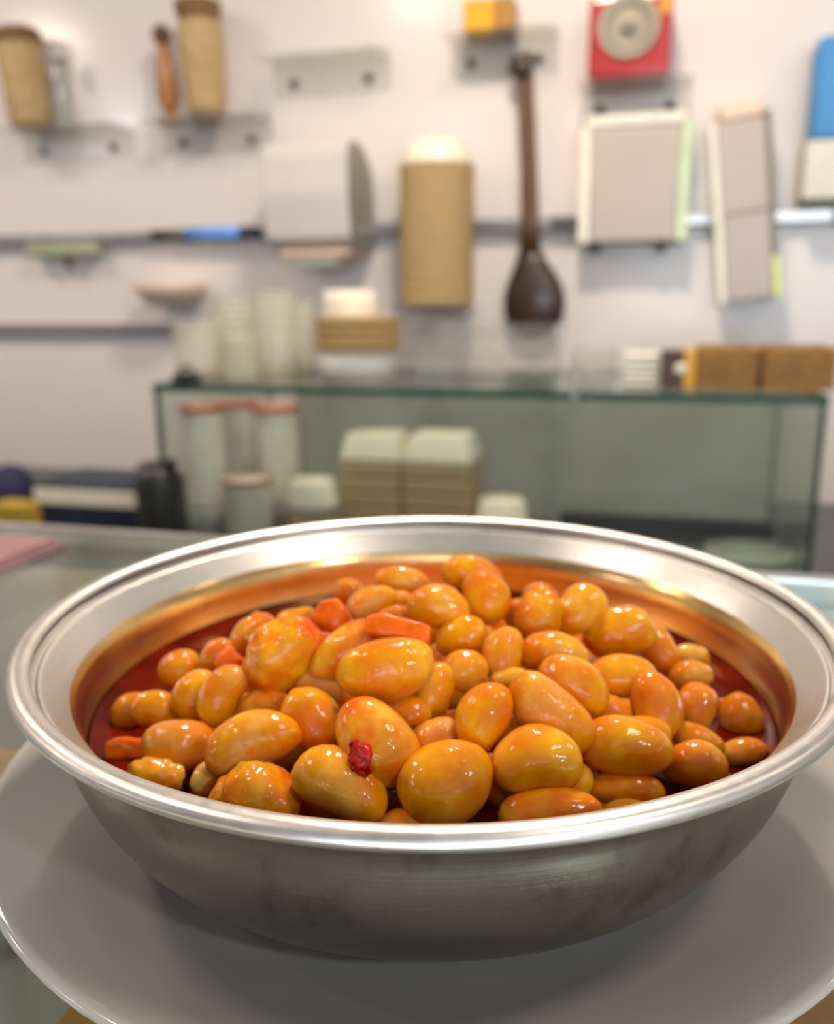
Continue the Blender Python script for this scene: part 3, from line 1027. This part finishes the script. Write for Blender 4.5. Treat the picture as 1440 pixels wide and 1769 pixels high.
lidded_tub(500, 828, 582, 905, CFR + 0.06, CZ, 'pale lidded tub between the cups and kraft boxes')
lidded_tub(822, 862, 912, 925, CFR + 0.10, CZ, 'low pale lidded tub right of the two kraft box stacks')


def box_stack(px0, py0, px1, py1, D, z, label, n):
    u, zb, w, h = rectpx(px0, py0, px1, py1, D)
    h = on_wall((px0 + px1) / 2, py0, D)[1] - z
    o = thing('kraft_box_stack', label, 'boxes', u, D + w * 0.45, z, group='stacks of kraft boxes in the glass case')
    lidh = h * 0.22
    hb = (h - lidh) / n
    for i in range(n):
        MB().box(-w / 2, w / 2, -w * 0.45, w * 0.45, i * hb, (i + 1) * hb - 0.0012, 0.004).build('kraft_box', M['kraft2'], o)
    mb = MB()
    z0, z1 = n * hb, h
    a, b = w / 2 * 1.01, w / 2 * 0.80
    c, d = w * 0.455, w * 0.34
    mb._new([(-a, -c, z0), (a, -c, z0), (a, c, z0), (-a, c, z0), (-b, -d, z1), (b, -d, z1), (b, d, z1), (-b, d, z1)],
            [(0, 3, 2, 1), (4, 5, 6, 7), (0, 1, 5, 4), (1, 2, 6, 5), (2, 3, 7, 6), (3, 0, 4, 7)])
    bmesh.ops.bevel(mb.bm, geom=mb.bm.edges[:], offset=0.004, segments=2, profile=0.6, affect='EDGES')
    mb.build('box_lid', M['cream'], o)
    return o


box_stack(586, 752, 690, 905, CFR + 0.09, CZ, 'left one of two square kraft box stacks with pale lid', 6)
box_stack(694, 755, 812, 905, CFR + 0.09, CZ, 'right one of two square kraft box stacks with pale lid', 6)

# plates lying in the case, lower right
u, z, w, h = rectpx(1215, 940, 1372, 1000, CFR + 0.10)
o = thing('pale_dish', 'pale green round dish low in the right end of the glass case', 'dish', u, CFR + 0.12, CZ)
MB().lathe([(0, 0), (0.03, 0), (0.055, 0.012), (w / 2, 0.028), (w / 2, 0.032), (0.05, 0.018), (0, 0.012)], 48).build('dish_body', plain('pale_green_glaze', (0.50, 0.55, 0.44, 1), 0.3), o)

TOPZ = CTZ + 0.0005
CLG = 'stacks of translucent cups on the glass case'
for (a, b, c, D, lab) in [(304, 556, 384, CFR + 0.16, 'translucent cup stack leftmost on top of the glass case'),
                          (384, 582, 448, CFR + 0.10, 'shortest translucent cup stack on top of the glass case'),
                          (372, 512, 442, CFR + 0.30, 'translucent cup stack standing behind the shortest one'),
                          (442, 500, 512, CFR + 0.20, 'tallest translucent cup stack on top of the glass case'),
                          (490, 520, 542, CFR + 0.29, 'translucent cup stack nearest the kraft bowls')]:
    cup_stack(a, b, c, 650, D, TOPZ, lab, 'cups', CLG, M['clearcup'], None, 7, 'cup_stack')

# kraft bowl stack with white lid on the case
D = CFR + 0.16
u, zb, w, h = rectpx(546, 500, 690, 655, D)
h = on_wall(618, 502, D)[1] - TOPZ
o = thing('bowl_stack', 'squat stack of kraft bowls with white lid on the glass case', 'bowls', u, D, TOPZ, group='kraft container stacks')
r = w / 2
MB().lathe([(0, 0), (r * 0.82, 0), (r * 0.88, h * 0.30), (0, h * 0.30)], 44).build('lower_tub', M['paper'], o)
for i in range(4):
    z0 = h * (0.305 + 0.10 * i)
    MB().lathe([(0, z0), (r * 0.88, z0), (r * 0.98, z0 + h * 0.075), (r, z0 + h * 0.08), (r, z0 + h * 0.095), (0, z0 + h * 0.098)], 44).build('kraft_bowl', M['kraft'], o)
MB().lathe([(r * 0.60, h * 0.705), (r * 0.62, h * 0.72), (r * 0.60, h * 0.96), (r * 0.55, h), (0, h)], 44).build('white_lid', M['cream'], o, (-0.012, 0, 0))

# black clip at left corner of the case top
u, zb, w, h = rectpx(303, 634, 342, 660, CFR + 0.03)
o = thing('black_clip', 'small black clip at the left end of the glass case top', 'clip', u, CFR + 0.03, TOPZ)
MB().box(-w / 2, w / 2, -0.012, 0.012, 0, h * 0.6, 0.003).build('clip_jaw', M['black'], o)
MB().tube([(-w * 0.3, 0, h * 0.6), (-w * 0.2, 0, h), (w * 0.2, 0, h), (w * 0.3, 0, h * 0.6)], 0.003, 8).build('clip_loop', M['black'], o)

# clear boxes on the case


def clear_box(px0, py0, px1, py1, D, dp, label):
    u, zb, w, h = rectpx(px0, py0, px1, py1, D)
    h = on_wall((px0 + px1) / 2, py0, D)[1] - TOPZ
    o = thing('clear_box', label, 'box', u, D, TOPZ, group='clear acrylic boxes on the glass case')
    t = 0.003
    pm = [M['acrylic'], M['glass']]
    for nm, a in (('front_side', (-w / 2, w / 2, 0, t, 0, h)), ('back_side', (-w / 2, w / 2, dp - t, dp, 0, h)),
                  ('end_side', (-w / 2, -w / 2 + t, t, dp - t, 0, h)), ('end_side', (w / 2 - t, w / 2, t, dp - t, 0, h)), ('bottom', (-w / 2 + t, w / 2 - t, t, dp - t, 0, t))):
        pane(nm, *a, o, pm)
    return o


clear_box(716, 560, 960, 660, CFR + 0.20, 0.14, 'wide clear acrylic box left on top of the glass case')
clear_box(986, 604, 1062, 668, CFR + 0.10, 0.08, 'small clear acrylic box in the middle of the case top')
# napkin pack
u, zb, w, h = rectpx(1076, 608, 1138, 676, CFR + 0.10)
h = on_wall(1107, 610, CFR + 0.10)[1] - TOPZ
o = thing('napkin_pack', 'cream paper pack beside the dark brown box on the case', 'pack', u, CFR + 0.10, TOPZ)
for i in range(5):
    MB().box(-w / 2 + 0.001 * (i % 2), w / 2 - 0.001 * (i % 3), 0, 0.06, h * i / 5, h * (i + 1) / 5 - 0.001, 0.003).build('paper_fold', M['cream'], o)
# dark box with orange stripe
u, zb, w, h = rectpx(1140, 604, 1200, 684, CFR + 0.08)
h = on_wall(1170, 606, CFR + 0.08)[1] - TOPZ
o = thing('small_carton', 'small dark brown carton with orange stripe and white dot', 'carton', u, CFR + 0.08, TOPZ)
cb2 = MB().box(-w / 2, w / 2, 0, 0.05, 0, h, 0.002).build('carton_body', M['maroon'], o)
MB().box(w * 0.18, w * 0.5 + 0.0006, -0.0008, 0.0505, 0.001, h + 0.0006).build('orange_stripe', M['yellow'], cb2)
MB().lathe([(0, 0), (0.008, 0), (0.008, 0.001), (0, 0.001)], 20, Matrix.Translation((w * 0.08, -0.0010, h * 0.5)) @ Matrix.Rotation(math.radians(90), 4, 'X')).build('white_dot', M['cream'], cb2)


def basket(px0, px1, label, grp):
    D = CFR + 0.07
    u, zb, w, h = rectpx(px0, 597, px1, 690, D)
    h = on_wall((px0 + px1) / 2, 600, D)[1] - TOPZ
    o = thing('woven_basket', label, 'basket', u, D + 0.05, TOPZ, group=grp)
    n = 8
    dp = 0.10
    for i in range(n):
        z0 = h * i / n
        z1 = h * (i + 1) / n - 0.0006
        t = 0.006
        mb = MB()
        off = 0.0012 * (i % 2)
        mb.box(-w / 2 + off, w / 2 - off, -dp / 2 + off, -dp / 2 + t, z0, z1, 0.0018)
        mb.box(-w / 2 + off, w / 2 - off, dp / 2 - t, dp / 2 - off, z0, z1, 0.0018)
        mb.box(-w / 2 + off, -w / 2 + t, -dp / 2 + t, dp / 2 - t, z0, z1, 0.0018)
        mb.box(w / 2 - t, w / 2 - off, -dp / 2 + t, dp / 2 - t, z0, z1, 0.0018)
        mb.build('woven_band', M['basket'], o)
    MB().box(-w / 2 + 0.006, w / 2 - 0.006, -dp / 2 + 0.006, dp / 2 - 0.006, 0.0, h * 0.7).build('basket_lining', M['wicker_dark'], o)
    return o


basket(1202, 1309, 'golden-brown basket next to the small dark carton', 'woven baskets on the glass case')
basket(1317, 1446, 'golden-brown basket at the right end of the glass case', 'woven baskets on the glass case')

# ------------------------------------------------------------------ things at the left on the worktop
DB = CFR + 0.05
o_u, zb, w, h = rectpx(58, 838, 262, 910, DB)
h = on_wall(160, 838, DB)[1] - WZ
za = on_wall(160, 874, DB)[1] - WZ
zc = on_wall(160, 847, DB)[1] - WZ
o = thing('navy_box', 'long navy box with a cream band left of the glass case', 'box', o_u, DB, WZ)
nb_ = MB().box(-w / 2, w / 2, 0, 0.14, 0, h, 0.003).build('box_body', M['navy'], o)
MB().box(-w / 2 + 0.004, w / 2 + 0.001, -0.002, 0.05, za, zc, 0.001).build('cream_band', M['cream'], nb_)
u, zb, w, h = rectpx(262, 798, 330, 925, CFR - 0.02)
h = on_wall(296, 800, CFR - 0.05)[1] - WZ
o = thing('black_bag', 'black plastic bag roll at the left corner of the glass case', 'bag', u, CFR - 0.055, WZ)
MB().lathe([(0, 0), (w * 0.45, 0), (w * 0.5, h * 0.1), (w * 0.46, h * 0.5), (w * 0.50, h * 0.85), (w * 0.36, h), (0, h * 0.96)], 30, wob=lambda a, z: 1 + 0.08 * math.sin(5 * a + z * 40)).build('bag_roll', M['black'], o)
MB().prism([(-w * 0.1, h * 0.9), (w * 0.5, h * 0.85), (w * 0.42, h * 1.06), (w * 0.15, h * 1.0)], 'y', -0.01, 0.008, 0.002).build('bag_flap', M['black'], o)
u, zb, w, h = rectpx(-46, 798, 28, 905, CFR + 0.02)
h = on_wall(0, 800, CFR + 0.06)[1] - WZ
o = thing('violet_bundle', 'dark violet bundle at the far left behind the counter', 'cloth', u, CFR + 0.06, WZ)
MB().lathe([(0, 0), (w * 0.46, 0), (w * 0.52, h * 0.35), (w * 0.45, h * 0.75), (w * 0.25, h * 0.95), (0, h)], 30, wob=lambda a, z: 1 + 0.07 * math.sin(4 * a + z * 60)).build('bundle', M['violet'], o)
u, zb, w, h = rectpx(-8, 866, 52, 908, CFR - 0.06)
o = thing('yellow_sponge', 'yellow sponge in front of the dark violet bundle', 'sponge', u, CFR - 0.05, WZ)
h = on_wall(22, 868, CFR - 0.06)[1] - WZ
MB().box(-w / 2, w / 2, -0.02, 0.02, 0, h, 0.010, seg=3).build('sponge_body', M['dull_yellow'], o)
# flat pink patch of thin layers at far left on the counter
p = on_z(0, 968, 0.0)
u, d = bd(p)
o = thing('pink_patch', 'flat pink patch on the glass counter at far left', 'cloth', u, d, 0.0005)
for i in range(3):
    mb = MB().box(-0.025 + 0.002 * i, 0.018 - 0.002 * i, -0.030 + 0.002 * i, 0.030 - 0.002 * i, 0.0018 * i, 0.0018 * i + 0.0017, 0.0007)
    mb.build('patch_layer', M['pinkpatch'], o)

# ------------------------------------------------------------------ the wall and what hangs on it


def clear_shelf(px0, px1, py, label, depth=0.10, scr=None):
    """clear acrylic wall shelf: ledge, upstand and two screws below"""
    D = DW - depth
    ua, z = on_wall(px0, py, DW - depth * 0.6)
    ub, _ = on_wall(px1, py, DW - depth * 0.6)
    w = ub - ua
    o = thing('clear_wall_shelf', label, 'shelf', (ua + ub) / 2, DW, z, group='clear acrylic wall shelves')
    pm = [M['acrylic'], M['acrylic']]
    pane('ledge', -w / 2, w / 2, -depth, -0.005, -0.004, 0.0, o, pm)
    us = pane('upstand', -w / 2, w / 2, -0.0048, -0.0008, -0.062, 0.02, o, pm)
    for sx in (-0.32, 0.32):
        MB().lathe([(0, 0), (0.009, 0), (0.009, 0.003), (0.005, 0.007), (0, 0.008)], 16, Matrix.Translation((sx * w, -0.005, -0.035)) @ Matrix.Rotation(math.radians(90), 4, 'X')).build('screw', M['screw'], us)
    return o, z


s1, z1 = clear_shelf(10, 205, 228, 'clear shelf under the tilted tan holder at top left')
s2, z2 = clear_shelf(258, 450, 212, 'clear shelf under the carved wooden figure and tall tan jar')
s3, z3 = clear_shelf(452, 660, 104, 'empty clear shelf above the towel dispenser')
s4, z4 = clear_shelf(770, 960, 66, 'clear shelf under the amber block above the wooden spoon')
s5, z5 = clear_shelf(1000, 1196, 148, 'clear shelf under the red dial box')

DS = DW - 0.055


def wall_jar(px0, py0, px1, py1, z, label, tilt, flare):
    u, zb, w, h = rectpx(px0, py0, px1, py1, DS)
    h = on_wall((px0 + px1) / 2, py0, DS)[1] - z
    r = w / 2
    o = thing('tan_jar', label, 'jar', u, DS, z, tilt=tilt, group='tan woven jars on clear shelves')
    if flare:
        body = [(0, 0), (r * 0.72, 0), (r * 0.84, h * 0.12), (r * 0.92, h * 0.45), (r * 0.95, h * 0.72), (r * 0.84, h * 0.83)]
        rim = [(r * 0.84, h * 0.83), (r * 0.86, h * 0.87), (r * 1.0, h * 0.96), (r * 1.0, h), (r * 0.86, h), (r * 0.75, h * 0.9), (0, h * 0.9)]
    else:
        body = [(0, 0), (r * 0.80, 0), (r * 0.86, h * 0.05), (r * 0.90, h * 0.85)]
        rim = [(r * 0.90, h * 0.85), (r * 1.0, h * 0.88), (r * 1.02, h * 0.97), (r * 0.94, h), (r * 0.85, h * 0.97), (r * 0.82, h * 0.93), (0, h * 0.93)]
    jb = MB().lathe(body, 36).build('jar_body', M['wicker'], o)
    MB().lathe(rim, 36).build('jar_rim', M['wicker_dark'], o)
    nb = 9
    for i in range(nb):
        zz_ = h * (0.08 + 0.72 * i / nb)
        rr = r * (0.88 if not flare else (0.80 + 0.13 * math.sin(min(1, i / 6) * 1.6)))
        MB().lathe([(rr * 1.0, zz_), (rr * 1.05, zz_ + h * 0.02), (rr * 1.0, zz_ + h * 0.04)], 36).build('woven_ring', M['wicker'], jb)
    return o


wall_jar(14, 52, 86, 224, z1 + 0.004, 'tilted tan jar with brown opening at far top left', math.radians(-7), False)
wall_jar(316, 4, 388, 206, z2, 'tall tan jar with flared brown mouth at top left', math.radians(-2), True)

# clear bottle beside the tilted jar
u, zb, w, h = rectpx(88, 92, 120, 224, DS)
h = on_wall(104, 92, DS)[1] - z1
o = thing('clear_bottle', 'clear glass bottle beside the tilted tan jar', 'bottle', u, DS, z1)
MB().lathe([(0, 0), (w * 0.48, 0), (w * 0.5, h * 0.05), (w * 0.5, h * 0.62), (w * 0.30, h * 0.76), (w * 0.28, h * 0.92)], 28).build('bottle_body', M['glass'], o)
MB().lathe([(w * 0.28, h * 0.90), (w * 0.36, h * 0.90), (w * 0.36, h), (0, h)], 28).build('bottle_cap', M['steel'], o)

# carved wooden figure
u, zb, w, h = rectpx(268, 40, 312, 212, DS)
h = on_wall(290, 40, DS)[1] - z2
o = thing('carved_figure', 'slender orange-brown carved wooden figure beside the flared jar', 'figurine', u, DS, z2, tilt=math.radians(-3))
MB().lathe([(0, h * 0.065), (w * 0.18, h * 0.07), (w * 0.22, h * 0.10), (w * 0.36, h * 0.22), (w * 0.37, h * 0.36), (w * 0.30, h * 0.58), (w * 0.22, h * 0.76), (w * 0.18, h * 0.80)], 28).build('figure_body', M['wood_orange'], o)
MB().lathe([(w * 0.18, h * 0.80), (w * 0.30, h * 0.84), (w * 0.34, h * 0.90), (w * 0.26, h * 0.96), (w * 0.10, h), (0, h)], 28).build('figure_head', M['wood_mid'], o)
MB().lathe([(0, 0), (w * 0.5, 0), (w * 0.5, h * 0.04), (w * 0.18, h * 0.065), (0, h * 0.065)], 28).build('figure_base', M['wicker'], o)

# amber block on its shelf
u, zb, w, h = rectpx(806, 4, 892, 62, DS)
h = on_wall(850, 6, DS)[1] - z4
o = thing('amber_block', 'amber yellow box on a clear shelf above the wooden spoon', 'box', u, DS, z4)
MB().box(-w / 2, w * 0.10, -0.035, 0.035, 0, h, 0.004).build('yellow_half', M['yellow'], o)
MB().box(w * 0.105, w / 2, -0.035, 0.035, 0, h, 0.004).build('brown_half', M['amber'], o)

# red dial box (old scale)
u, zb, w, h = rectpx(1016, -14, 1160, 148, DW - 0.10)
h = on_wall(1090, -14, DW - 0.10)[1] - z5
o = thing('red_dial_box', 'red metal box with round champagne dial at the top', 'scale', u, DW - 0.055, z5)
MB().box(-w / 2, w / 2, -0.045, 0.045, 0, h, 0.010, seg=3).build('case', M['red'], o)
rx = Matrix.Translation((-w * 0.02, -0.0452, h * 0.60)) @ Matrix.Rotation(math.radians(90), 4, 'X')
rd = w * 0.37
dp_ = MB().lathe([(0, 0), (rd, 0), (rd, 0.004), (rd * 0.93, 0.008), (rd * 0.86, 0.005), (0, 0.005)], 48, rx).build('dial_plate', M['dial'], o)
MB().lathe([(rd * 0.60, 0.0052), (rd * 0.78, 0.0052), (rd * 0.78, 0.0064), (rd * 0.60, 0.0064), (rd * 0.60, 0.0052)], 48, rx).build('dial_ring', M['dial_dark'], dp_)
MB().lathe([(0, 0.005), (rd * 0.40, 0.005), (rd * 0.38, 0.010), (0, 0.012)], 40, rx).build('dial_hub', M['dial'], dp_)
MB().lathe([(0, 0.0115), (rd * 0.15, 0.0115), (rd * 0.12, 0.016), (0, 0.017)], 24, rx).build('dial_pin', M['dial_dark'], dp_)
MB().box(w * 0.36, w * 0.46, -0.0462, -0.045, h * 0.72, h * 0.97).build('gold_mark', M['yellow'], o)

# metal rail running along the wall
ra = on_wall(0, 428, DW - 0.02)
rb = on_wall(1440, 384, DW - 0.02)
rz = (on_wall(440, 404, DW - 0.02)[1] + on_wall(865, 388, DW - 0.02)[1]) / 2
rail = thing('wall_rail', 'shiny horizontal metal rail running along the white wall', 'rail', 0, DW - 0.018, rz)
MB().box(-2.2, 2.1, -0.008, 0.006, -0.012, 0.012, 0.004, seg=3).build('bar', M['rail'], rail)
for xx in (-1.9, -1.02, -0.18, 0.34, 0.86, 1.7):
    MB().box(xx - 0.02, xx + 0.02, 0.0062, 0.017, -0.014, 0.014, 0.002).build('bracket', M['dark_steel'], rail)
    MB().box(xx - 0.03, xx + 0.03, -0.0095, -0.0082, -0.0125, 0.0125).build('dark_sleeve', M['dark_steel'], rail)
# blue bar on the rail
u0, _ = on_wall(262, 406, DW - 0.035)
u1, _ = on_wall(446, 404, DW - 0.035)
o = thing('blue_bar', 'short blue bar with dark ends on the wall rail', 'knife', (u0 + u1) / 2, DW - 0.036, rz + 0.001)
w = u1 - u0
MB().tube([(-w * 0.5, 0, 0), (-w * 0.16, 0, 0)], 0.011, 12, sx=0.5).build('grey_end', M['dark_steel'], o)
MB().tube([(-w * 0.159, 0, 0), (w * 0.34, 0, 0)], 0.013, 14, sx=0.6).build('blue_grip', M['sky_blue'], o)
MB().tube([(w * 0.341, 0, 0), (w * 0.48, 0, 0), (w * 0.5, 0, 0)], [0.012, 0.011, 0.006], 12, sx=0.6).build('dark_end', M['navy'], o)
# green clip under the rail
u, zb, w, h = rectpx(52, 421, 172, 442, DW - 0.03)
o = thing('green_holder', 'sage green holder hanging just under the wall rail at left', 'holder', u, DW - 0.030, zb)
MB().box(-w / 2, w / 2, -0.015, 0.02, 0, h, 0.005, seg=3).build('holder_body', M['sage'], o)
MB().tube([(0.0, 0, 0.0), (0.01, 0, -0.025), (0.02, 0, -0.03)], [0.007, 0.006, 0.004], 10).build('holder_hook', M['wood_mid'], o)

# white board with a dark lower strip at the left, and a tan ledge
u, zb, w, h = rectpx(-200, 560, 300, 578, DW - 0.01)
o = tag(MB().box(-w / 2, w / 2, -0.02, -0.0005, 0, h, 0.002).build('trim_1', M['lilac_grey']), kind='structure')
o.location = B(u, DW, zb)
o.rotation_euler = (0, 0, -YAW)
u, zb, w, h = rectpx(238, 490, 358, 526, DW - 0.05)
o = thing('tan_saucer', 'tan shallow saucer on a clear bracket at the left wall', 'saucer', u, DW - 0.06, zb)
MB().lathe([(0, 0), (w * 0.28, 0), (w * 0.45, h * 0.6), (w * 0.5, h * 0.95), (w * 0.48, h), (w * 0.40, h * 0.6), (0, h * 0.3)], 40, M=Matrix.Diagonal((1, 0.8, 1, 1))).build('saucer_body', M['peach'], o)
MB().box(-0.02, 0.02, 0.0, 0.058, -0.006, -0.0002, 0.001).build('bracket', M['acrylic'], o)

# paper towel dispenser
u, zb, w, h = rectpx(458, 238, 604, 432, DW - 0.15)
o = thing('towel_dispenser', 'pale grey paper towel dispenser on the white wall', 'dispenser', u, DW - 0.002, zb)
prof = [(0.0, 0.0), (-0.11, 0.0), (-0.155, h * 0.10), (-0.165, h * 0.5), (-0.16, h * 0.86), (-0.148, h * 0.96), (-0.125, h), (-0.07, h * 0.96), (-0.02, h * 0.80), (0.0, h * 0.55)]
MB().prism(prof, 'x', -w / 2, w / 2, 0.006).build('cover', M['dispenser'], o)
MB().prism([(a * 0.97 - 0.001, b * 0.96 + h * 0.02) for a, b in prof], 'x', w / 2 + 0.0003, w / 2 + 0.004, 0.0015).build('shaded_cheek', M['dark_side'], o)  # shade on this side is put into its darker colour
MB().box(-w * 0.34, w * 0.46, -0.150, -0.03, -0.012, -0.0005, 0.004).build('outlet_lip', M['peach'], o)
MB().box(-w * 0.20, w * 0.30, -0.135, -0.05, -0.030, -0.0125, 0.001).build('paper_edge', M['paper'], o)

# tall stack of kraft containers on its own shelf
D = DW - 0.085
u, zb, w, h = rectpx(692, 246, 818, 530, D)
o = thing('container_stack', 'tall stack of kraft containers with cream lid on the wall', 'containers', u, D, zb, group='kraft container stacks')
r = w / 2
n = 14
hb = h * 0.86
for i in range(n):
    z0 = hb * i / n
    MB().lathe([(0, z0), (r * 0.955, z0), (r * 0.985, z0 + hb / n * 0.6), (r, z0 + hb / n * 0.7), (r, z0 + hb / n * 0.93), (r * 0.9, z0 + hb / n * 0.97), (0, z0 + hb / n * 0.97)], 44).build('kraft_container', M['kraft'], o)
MB().lathe([(0, hb), (r * 0.96, hb), (r * 0.96, hb + h * 0.02), (r * 0.86, hb + h * 0.06), (r * 0.78, hb + h * 0.12), (r * 0.70, h), (0, h)], 44).build('cream_lid', M['cream'], o)
pane('shelf_ledge', -r * 1.05, r * 1.05, -r * 0.9, 0.08, -0.005, -0.0005, o, [M['acrylic'], M['acrylic']])

# wooden spoon
D = DW - 0.03
pts_px = [(907, 92), (907, 120), (910, 200), (914, 300), (915, 380), (915, 430), (916, 452), (918, 472), (920, 492), (922, 512), (922, 532), (922, 550), (921, 564), (920, 574), (920, 580), (920, 582)]
rads_px = [12, 13, 14, 14, 15, 18, 25, 36, 45, 50, 51, 47, 39, 28, 15, 3]
u0, z0 = on_wall(915, 400, D)
o = thing('wooden_spoon', 'long dark wooden spoon hanging on the white wall', 'spoon', u0, D, z0)
k = D / F * 1.02


def lp(q):
    a, b = on_wall(q[0], q[1], D)
    return (a - u0, 0, b - z0)


MB().tube([lp(q) for q in pts_px[:6]], [v * k * 0.95 for v in rads_px[:6]], 14, sx=0.7).build('handle', M['wood_mid'], o)
MB().tube([lp(q) for q in pts_px[5:]], [v * k for v in rads_px[5:]], 20, sx=0.42).build('spoon_bowl', M['wood_dark'], o)
q = lp((901, 118))
MB().lathe([(0, -0.010), (0.018, -0.010), (0.024, 0.0), (0.018, 0.010), (0, 0.012)], 20, Matrix.Translation((q[0], -0.012, q[2])) @ Matrix.Rotation(math.radians(90), 4, 'X')).build('hanging_knob', M['wood_dark'], o)

# acrylic paper holder (square)
D = DW - 0.07
u, zb, w, h = rectpx(1000, 196, 1192, 420, D)
o = thing('paper_holder', 'square paper holder with cream edges under the red dial box', 'holder', u, D, zb)
MB().box(-w * 0.5 + 0.022, w * 0.5 - 0.022, 0.0, 0.066, 0.004, h - 0.022, 0.003).build('paper_block', M['holder_panel'], o)
MB().box(-w * 0.5 + 0.010, w * 0.5 - 0.012, -0.004, 0.068, h - 0.0215, h, 0.006, seg=3).build('top_edge', M['acrylic_edge'], o)
MB().box(-w * 0.5, -w * 0.5 + 0.0215, -0.004, 0.068, 0.0, h - 0.020, 0.006, seg=3).build('left_edge', M['acrylic_edge'], o)
MB().box(w * 0.5 - 0.0215, w * 0.5, -0.004, 0.068, 0.0, h - 0.020, 0.006, seg=3).build('right_edge', M['green_edge'], o)
for sx in (-0.33, 0.28):
    MB().lathe([(0, 0), (0.009, 0), (0.009, 0.06), (0, 0.06)], 14, Matrix.Translation((sx * w, 0.068, -0.006)) @ Matrix.Rotation(math.radians(90), 4, 'X')).build('screw', M['screw'], o)

# narrow leaning holder
D = DW - 0.08
ua, za = on_wall(1294, 520, D)
ub, zb2 = on_wall(1270, 172, D)
hh = math.hypot(ub - ua, zb2 - za)
w = on_wall(1345, 400, D)[0] - on_wall(1238, 400, D)[0]
o = thing('slim_holder', 'slim leaning two-panel holder with cream left edge on the wall', 'holder', ua, D, za, tilt=math.atan2(ub - ua, zb2 - za) * 0.9)
MB().box(-w * 0.36, w * 0.40, 0.0, 0.07, 0.004, hh * 0.445, 0.003).build('lower_panel', M['holder_panel'], o)
MB().box(-w * 0.36, w * 0.40, 0.0, 0.07, hh * 0.45, hh * 0.90, 0.003).build('upper_panel', M['holder_panel'], o)
MB().box(-w * 0.30, w * 0.40, 0.0, 0.07, hh * 0.905, hh, 0.008, seg=3).build('top_cap', M['peach'], o)
MB().box(-w * 0.50, -w * 0.365, -0.004, 0.07, 0.0, hh * 0.90, 0.004).build('left_edge', M['acrylic_edge'], o)
MB().box(w * 0.405, w * 0.50, -0.002, 0.072, hh * 0.22, hh * 0.93, 0.004).build('right_edge', M['dark_side'], o)
MB().box(w * 0.405, w * 0.52, -0.004, 0.07, 0.0, hh * 0.215, 0.004).build('lime_tip', M['lime_edge'], o)

# blue and white dispenser at the right border
D = DW - 0.09
u, zb, w, h = rectpx(1398, 56, 1520, 344, D)
o = thing('soap_dispenser', 'blue-topped white dispenser at the right edge of the wall', 'dispenser', u, DW - 0.002, zb)
MB().box(-w / 2, w / 2, -0.088, 0, 0, h * 0.375, 0.008, seg=3).build('white_base', M['paper'], o)
MB().box(-w / 2 + 0.006, w / 2 - 0.006, -0.085, 0, h * 0.378, h, 0.012, seg=3).build('blue_tank', M['blue'], o)
